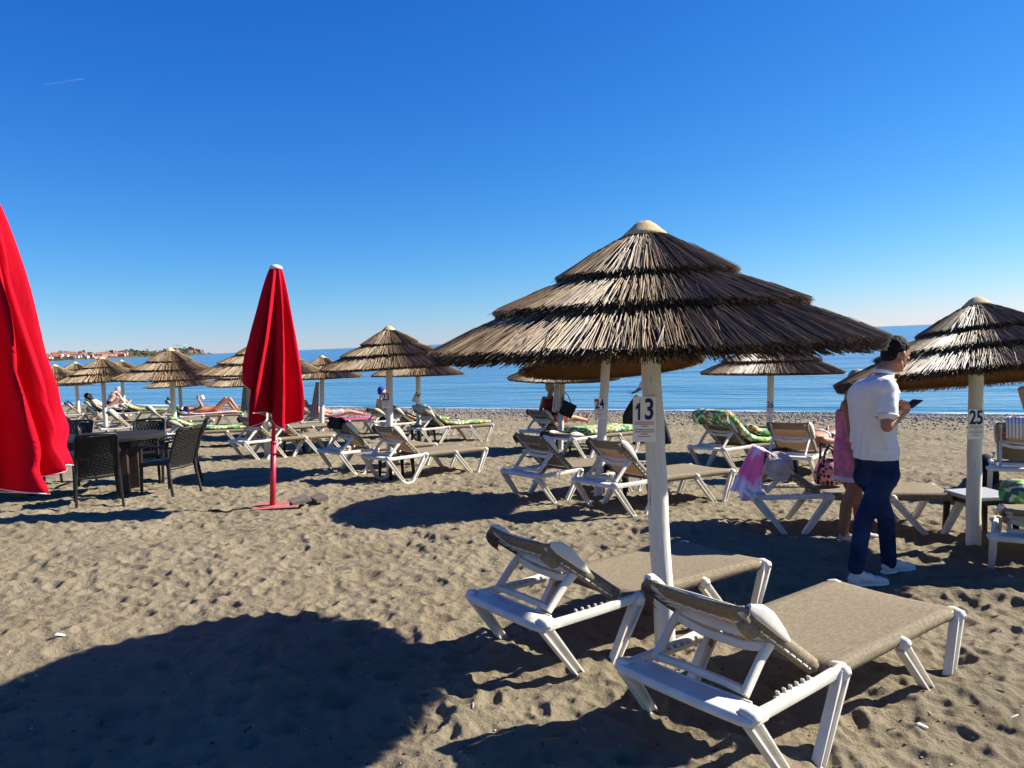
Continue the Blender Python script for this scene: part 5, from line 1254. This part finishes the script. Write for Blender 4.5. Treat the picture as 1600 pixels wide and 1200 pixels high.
limb(b_, [sR, eR, wR], [.055, .040, .027]); limb(b_, [sL, sL+Vector((0, .02, -.25)), sL+Vector((0.05, .02, -.5))], [.05, .038, .026]); b_.cap2(sR, sL, .05, .05)
Fh = frame_of(FWw); head_shape(b_, hd, Fh, .94); d_ = Vector((0, 0, -1)); hand(b_, wR, Matrix((FWw, d_, RTw*-1)).transposed(), .4, .88)
fuse(b_, 'body', M_SKIN3, wom, .008, 4)
hb = MB(); F_ = Fh; hb.ell(hd+F_ @ Vector((0, -.02, .04)), (.088, .095, .09), F_); hb.cap2(hd+F_ @ Vector((0, -.07, .02)), hd+F_ @ Vector((-.05, -.13, -.17)), .065, .030); hb.cap2(hd+F_ @ Vector((.05, -.05, .0)), hd+F_ @ Vector((.04, -.09, -.18)), .04, .022); hb.cap2(hd+F_ @ Vector((-.05, -.05, .0)), hd+F_ @ Vector((-.06, -.09, -.18)), .04, .022)
fuse(hb, 'hair', M_HAIRB, wom, .008, 3)
dr = MB(); hem = V_(1334, 746, .0)
dr.rings([(hem, .165, .13), (hem+Vector((0, 0, .25)), .17, .13), (ch+Vector((0, 0, -.12)), .155, .12), (ch, .155, .12), (ch+Vector((0, 0, .08)), .15, .11)], RTw, FWw, 28)
MPK = mat('pink_dress', (.72, .20, .28), .85, .1, var=.25, scale=14)
for k_ in range(12):
    a = k_*.5236; d = RTw*math.cos(a)*.155+FWw*math.sin(a)*.12; dr.cap2(ch+d*.8+Vector((0, 0, -.1)), hem+d*1.03, .006, .016, 8)
dress = fuse(dr, 'dress', MPK, wom, .009, 4)
fr_ = MB()
for k_ in range(60):
    a = k_*.1047; p = hem+RTw*math.cos(a)*.168+FWw*math.sin(a)*.133; fr_.tube([p+Vector((0, 0, .02)), p+Vector((.002*math.sin(k_*3), 0, -.022))], .008, 5)
fr_.build('tassel_hem', M_HEM, dress)
for s_ in (sR, sL):
    st = MB(); st.tube([ch+(s_-ch)*.55+FWw*.08, s_.lerp(nk, .45)+Vector((0, 0, .045)), ch+(s_-ch)*.5-FWw*.11], .008, 6); st.build('strap', MPK, dress)
for (aa, fw) in ((an1, (.9, -.2, 0)), (an2, (.95, .1, 0))):
    f_ = Vector(fw).normalized(); c = aa+f_*.06; c.z = GZ(wb.x+c.x, wb.y+c.y)-wb.z-.004; shoe(c, fw, M_SHOEP, M_HEM, wom, .235)
# ---- man walking along the water behind post 13
wp = gp(1043, 694); wp.z = GZ(wp.x, wp.y); YK = wp.y
wk = empty('person', wp, 0, 'person in dark trousers and pale top walking along the beach behind post 13', 'person')
def K_(px, py, dY=0): return at(px, py, YK+dY)-wp
b_ = MB(); hp = K_(1020, 634); ch = K_(1018, 600); nk = K_(1017, 582); hd = K_(1019, 572)
FK = Vector((-.96, .25, 0)); RK = Vector((FK.y, -FK.x, 0)); hp.y = 0
a1 = K_(1043, 690); kn = K_(1034, 662); a2 = K_(1004, 690, .2); kn2_ = K_(1009, 662, .2)
limb(b_, [hp, kn, a1], [.10, .06, .04]); limb(b_, [hp, kn2_, a2], [.10, .06, .04]); b_.rings([(hp, .16, .11), (ch, .18, .12), (nk, .06, .06)], RK, FK); limb(b_, [nk, hd], [.05, .05]); head_shape(b_, hd, frame_of(FK), 1)
e_ = K_(1002, 606, -.1); wr = K_(993, 612, -.15); s_ = K_(1012, 590, -.15); limb(b_, [s_, e_, wr], [.055, .042, .03]); hand(b_, wr, frame_of((-.8, 0, -.4)), .6)
fuse(b_, 'body', M_SKIN, wk, .012, 3); hair_cap(hd, frame_of(FK), M_HAIR, wk, vox=.012)
t_ = MB(); limb(t_, [hp, kn, a1], [.13, .095, .085]); limb(t_, [hp, kn2_, a2], [.13, .095, .085]); t_.rings([(hp+Vector((0, 0, -.05)), .17, .13), (hp+Vector((0, 0, .15)), .16, .12)], RK, FK); fuse(t_, 'trousers', M_DKG, wk, .014, 3)
t_ = MB(); t_.rings([(hp+Vector((0, 0, .08)), .20, .15), (ch, .21, .15), (nk+Vector((0, 0, -.07)), .2, .11), (nk+Vector((0, 0, -.02)), .08, .08)], RK, FK); t_.cap2(s_, s_.lerp(e_, .8), .08, .075); fuse(t_, 'top', mat('pale_top_cloth', (.6, .6, .62), .85, .1), wk, .014, 3)
for aa in (a1, a2):
    c = aa+Vector((-.06, 0, 0)); c.z = GZ(wp.x+c.x, wp.y+c.y)-wp.z; shoe(c, (-1, .1, 0), M_DKG, M_DKG, wk, .28)
bgp = K_(988, 646, -.25)+wp; r = empty('carry_bag', bgp, 0, 'dark slouchy bag hanging from the arm of the walker behind post 13', 'bag')
m = MB(); m.rings([((.05, 0, -.42), .12, .07), ((.0, 0, -.30), .19, .11), ((-.04, 0, -.05), .19, .11), ((.03, 0, .15), .12, .08), ((.10, 0, .38), .04, .03)], (1, 0, 0), (0, 1, 0), 18); m.build('body', mat('bag_cloth', (.035, .03, .03), .85, .15, var=.6, scale=7), r, sub=1)
# ---- people on the loungers
def sunbather(key, pose, label, skin, suit, suit_part, hair, legcol=None, mirror=1, dx=0, dy=0, low=0, lie=False):
    M4, bk = LM[key]; M4 = M4 @ Matrix.Translation((dx, dy, -low)); r = empty('person', (0, 0, 0), 0, label, 'person'); r.matrix_world = M4
    s = mirror; b_ = MB(); Z0 = ZR+.13
    a = R_(bk); hx, hz = HX, ZR+.055
    def BP(t, y, n_): return Vector((hx-math.cos(a)*t+math.sin(a)*n_, y, hz+math.sin(a)*t+math.cos(a)*n_))
    Y = Vector((0, 1, 0))
    if pose in ('flat', 'reading', 'legs_up'):
        if bk < 12 or lie: hip = Vector((1.02, 0, Z0+.04)); chs = Vector((.66, 0, Z0+.05)); nk = Vector((.42, 0, Z0+.07)); hd = Vector((.27, 0, Z0+.09)); up = Vector((-1, 0, .1))
        else: hip = Vector((.84, 0, Z0+.03)); chs = BP(.26, 0, .13); nk = BP(.48, 0, .13); hd = BP(.60, 0, .15); up = (hd-chs).normalized()
    elif pose == 'lean_forward': hip = Vector((.95, 0, Z0+.06)); chs = Vector((1.10, 0, Z0+.34)); nk = Vector((1.24, 0, Z0+.50)); hd = Vector((1.33, 0, Z0+.56)); up = Vector((.6, 0, .8))
    else: hip = Vector((.90, 0, Z0+.05)); chs = Vector((.84, 0, Z0+.36)); nk = Vector((.84, 0, Z0+.56)); hd = Vector((.86, 0, Z0+.69)); up = Vector((0, 0, 1))
    fwd = Vector((up.z, 0, -up.x))
    b_.rings([(hip, .165, .115), (hip.lerp(chs, .5), .145, .10), (chs, .17, .11), (chs.lerp(nk, .75), .17, .085), (nk, .06, .06)], Y, fwd, 20)
    limb(b_, [nk, hd], [.055, .05]); hf = Matrix((up.cross(fwd)*-1, fwd, up)).transposed(); hf = frame_of(fwd, up); head_shape(b_, hd+up*.04, hf, 1.0)
    for q in (-1, 1):
        h = hip+Y*q*.09
        if pose == 'legs_up' or pose == 'reading':
            kn = h+Vector((.36-.06*q*s, 0, .34)); an = h+Vector((.62-.05*q*s, .02*q, -.03))
        else: kn = h+Vector((.42, .03*q, .06)); an = h+Vector((.80, .05*q, -.02))
        limb(b_, [h, kn, kn.lerp(an, .35), an], [.088, .056, .055, .036]); b_.cap2(an, an+Vector((.06, 0, .09)), .036, .026); b_.cap2(an+Vector((.0, 0, -.01)), an+Vector((.09, 0, .12)), .03, .02)
        sh_ = chs.lerp(nk, .72)+Y*q*.185
        if pose == 'reading': el = sh_+Vector((.16, .06*q, .10)); wr = sh_+Vector((.05, -.06*q, .33)); f_ = (wr-el).normalized()
        elif pose == 'lean_forward': el = sh_+Vector((.16, .05*q, -.22)); wr = el+Vector((.22, -.04*q, -.12)); f_ = (wr-el).normalized()
        elif pose == 'arm_up' : el = sh_+Vector((-.05, .07*q, .24)) if q*s > 0 else sh_+Vector((.1, .1*q, -.25)); wr = (hd+up*.12+Y*q*.06-fwd*.08) if q*s > 0 else el+Vector((.22, -.05*q, .0)); f_ = (wr-el).normalized()
        else: el = sh_-up*.22+Y*q*.09+fwd*-.02; wr = el-up*.22-Y*q*.05+fwd*.05; f_ = (wr-el).normalized()
        limb(b_, [sh_, el, wr], [.052, .040, .028])
        o_ = f_.orthogonal().normalized(); hand(b_, wr, Matrix((f_.cross(o_)*-1, f_, o_)).transposed(), .55, .95)
    fuse(b_, 'body', skin, r, .012, 3)
    hair_cap(hd+up*.04, hf, hair, r, vox=.012)
    c_ = MB()
    if 'brief' in suit_part:
        c_.rings([(hip-up*.09, .14, .10), (hip-up*.02, .178, .128), (hip+up*.07, .168, .115)], Y, fwd, 20)
        if 'short' in suit_part:
            for q in (-1, 1): c_.cap2(hip+Y*q*.09, hip+Y*q*.1+Vector((.22, 0, .05)), .10, .085)
    if 'top' in suit_part: c_.rings([(hip.lerp(chs, .4), .155, .112), (chs, .182, .122), (chs.lerp(nk, .75), .182, .10)], Y, fwd, 20)
    if c_.v: fuse(c_, 'clothing', suit, r, .012, 3)
    return r, hd+up*.04, nk, hip
M_ORG = mat('orange_swimwear', (.62, .10, .01), .7, .2); M_BLU = mat('blue_cloth', (.03, .06, .35), .8, .2); M_RWN = mat('wine_top', (.16, .025, .02), .85, .1, var=.3); M_PALE = mat('pale_shorts', (.62, .58, .54), .85, .1)
r, hd, nk, hp = sunbather('M', 'reading', 'tanned person lying on a pale pink towel holding up a white book, knees bent', M_SKIN, M_ORG, ('brief',), M_BLU)
bk_ = LM['M'][0] @ Vector((.62, 0, ZR+.55)); o = empty('book', bk_, 0, 'open white book held up by the lying reader', 'book'); m = MB()
for q in (-1, 1): m.box((.0+q*.06, 0, .02), (.12, .16, .012), Matrix.Rotation(q*.5+.7, 3, 'Y'))
m.build('pages', M_HEM, o, smooth=False)
sunbather('L', 'flat', 'fair-skinned person lying on the bright pink towel', M_SKIN2, M_PALE, ('brief', 'short'), M_HAIRG)
sunbather('W', 'flat', 'person lying on the lounger right of post 36, only the back showing', M_SKIN, mat('striped_wear', (.45, .45, .45), .8, .1, var=.3), ('brief',), M_HAIR, dx=.62, low=.04, lie=True)
sunbather('F', 'sit', 'person with grey hair and wine-red top sitting beside post 35', M_SKIN, M_RWN, ('top', 'brief', 'short'), M_HAIRG, dx=-.3)
sunbather('J2', 'sit', 'person with a blue cap sitting behind post 23', M_SKIN2, M_DKG, ('brief', 'short'), M_BLU, dx=-.45, low=.12)
sunbather('R3', 'lean_forward', 'person with grey hair leaning forward beside the third umbrella post', M_SKIN2, M_DKG, ('brief', 'short'), M_HAIRG)
sunbather('T', 'legs_up', 'person with bent knees under a white towel on the dark green mattress', M_SKIN2, M_PALE, ('brief', 'top', 'short'), M_HAIR)
sunbather('Z', 'arm_up', 'person with a raised elbow lying back on the lounger at the right edge', M_SKIN, M_DKG, ('brief', 'short'), M_HAIR, dy=-.22)
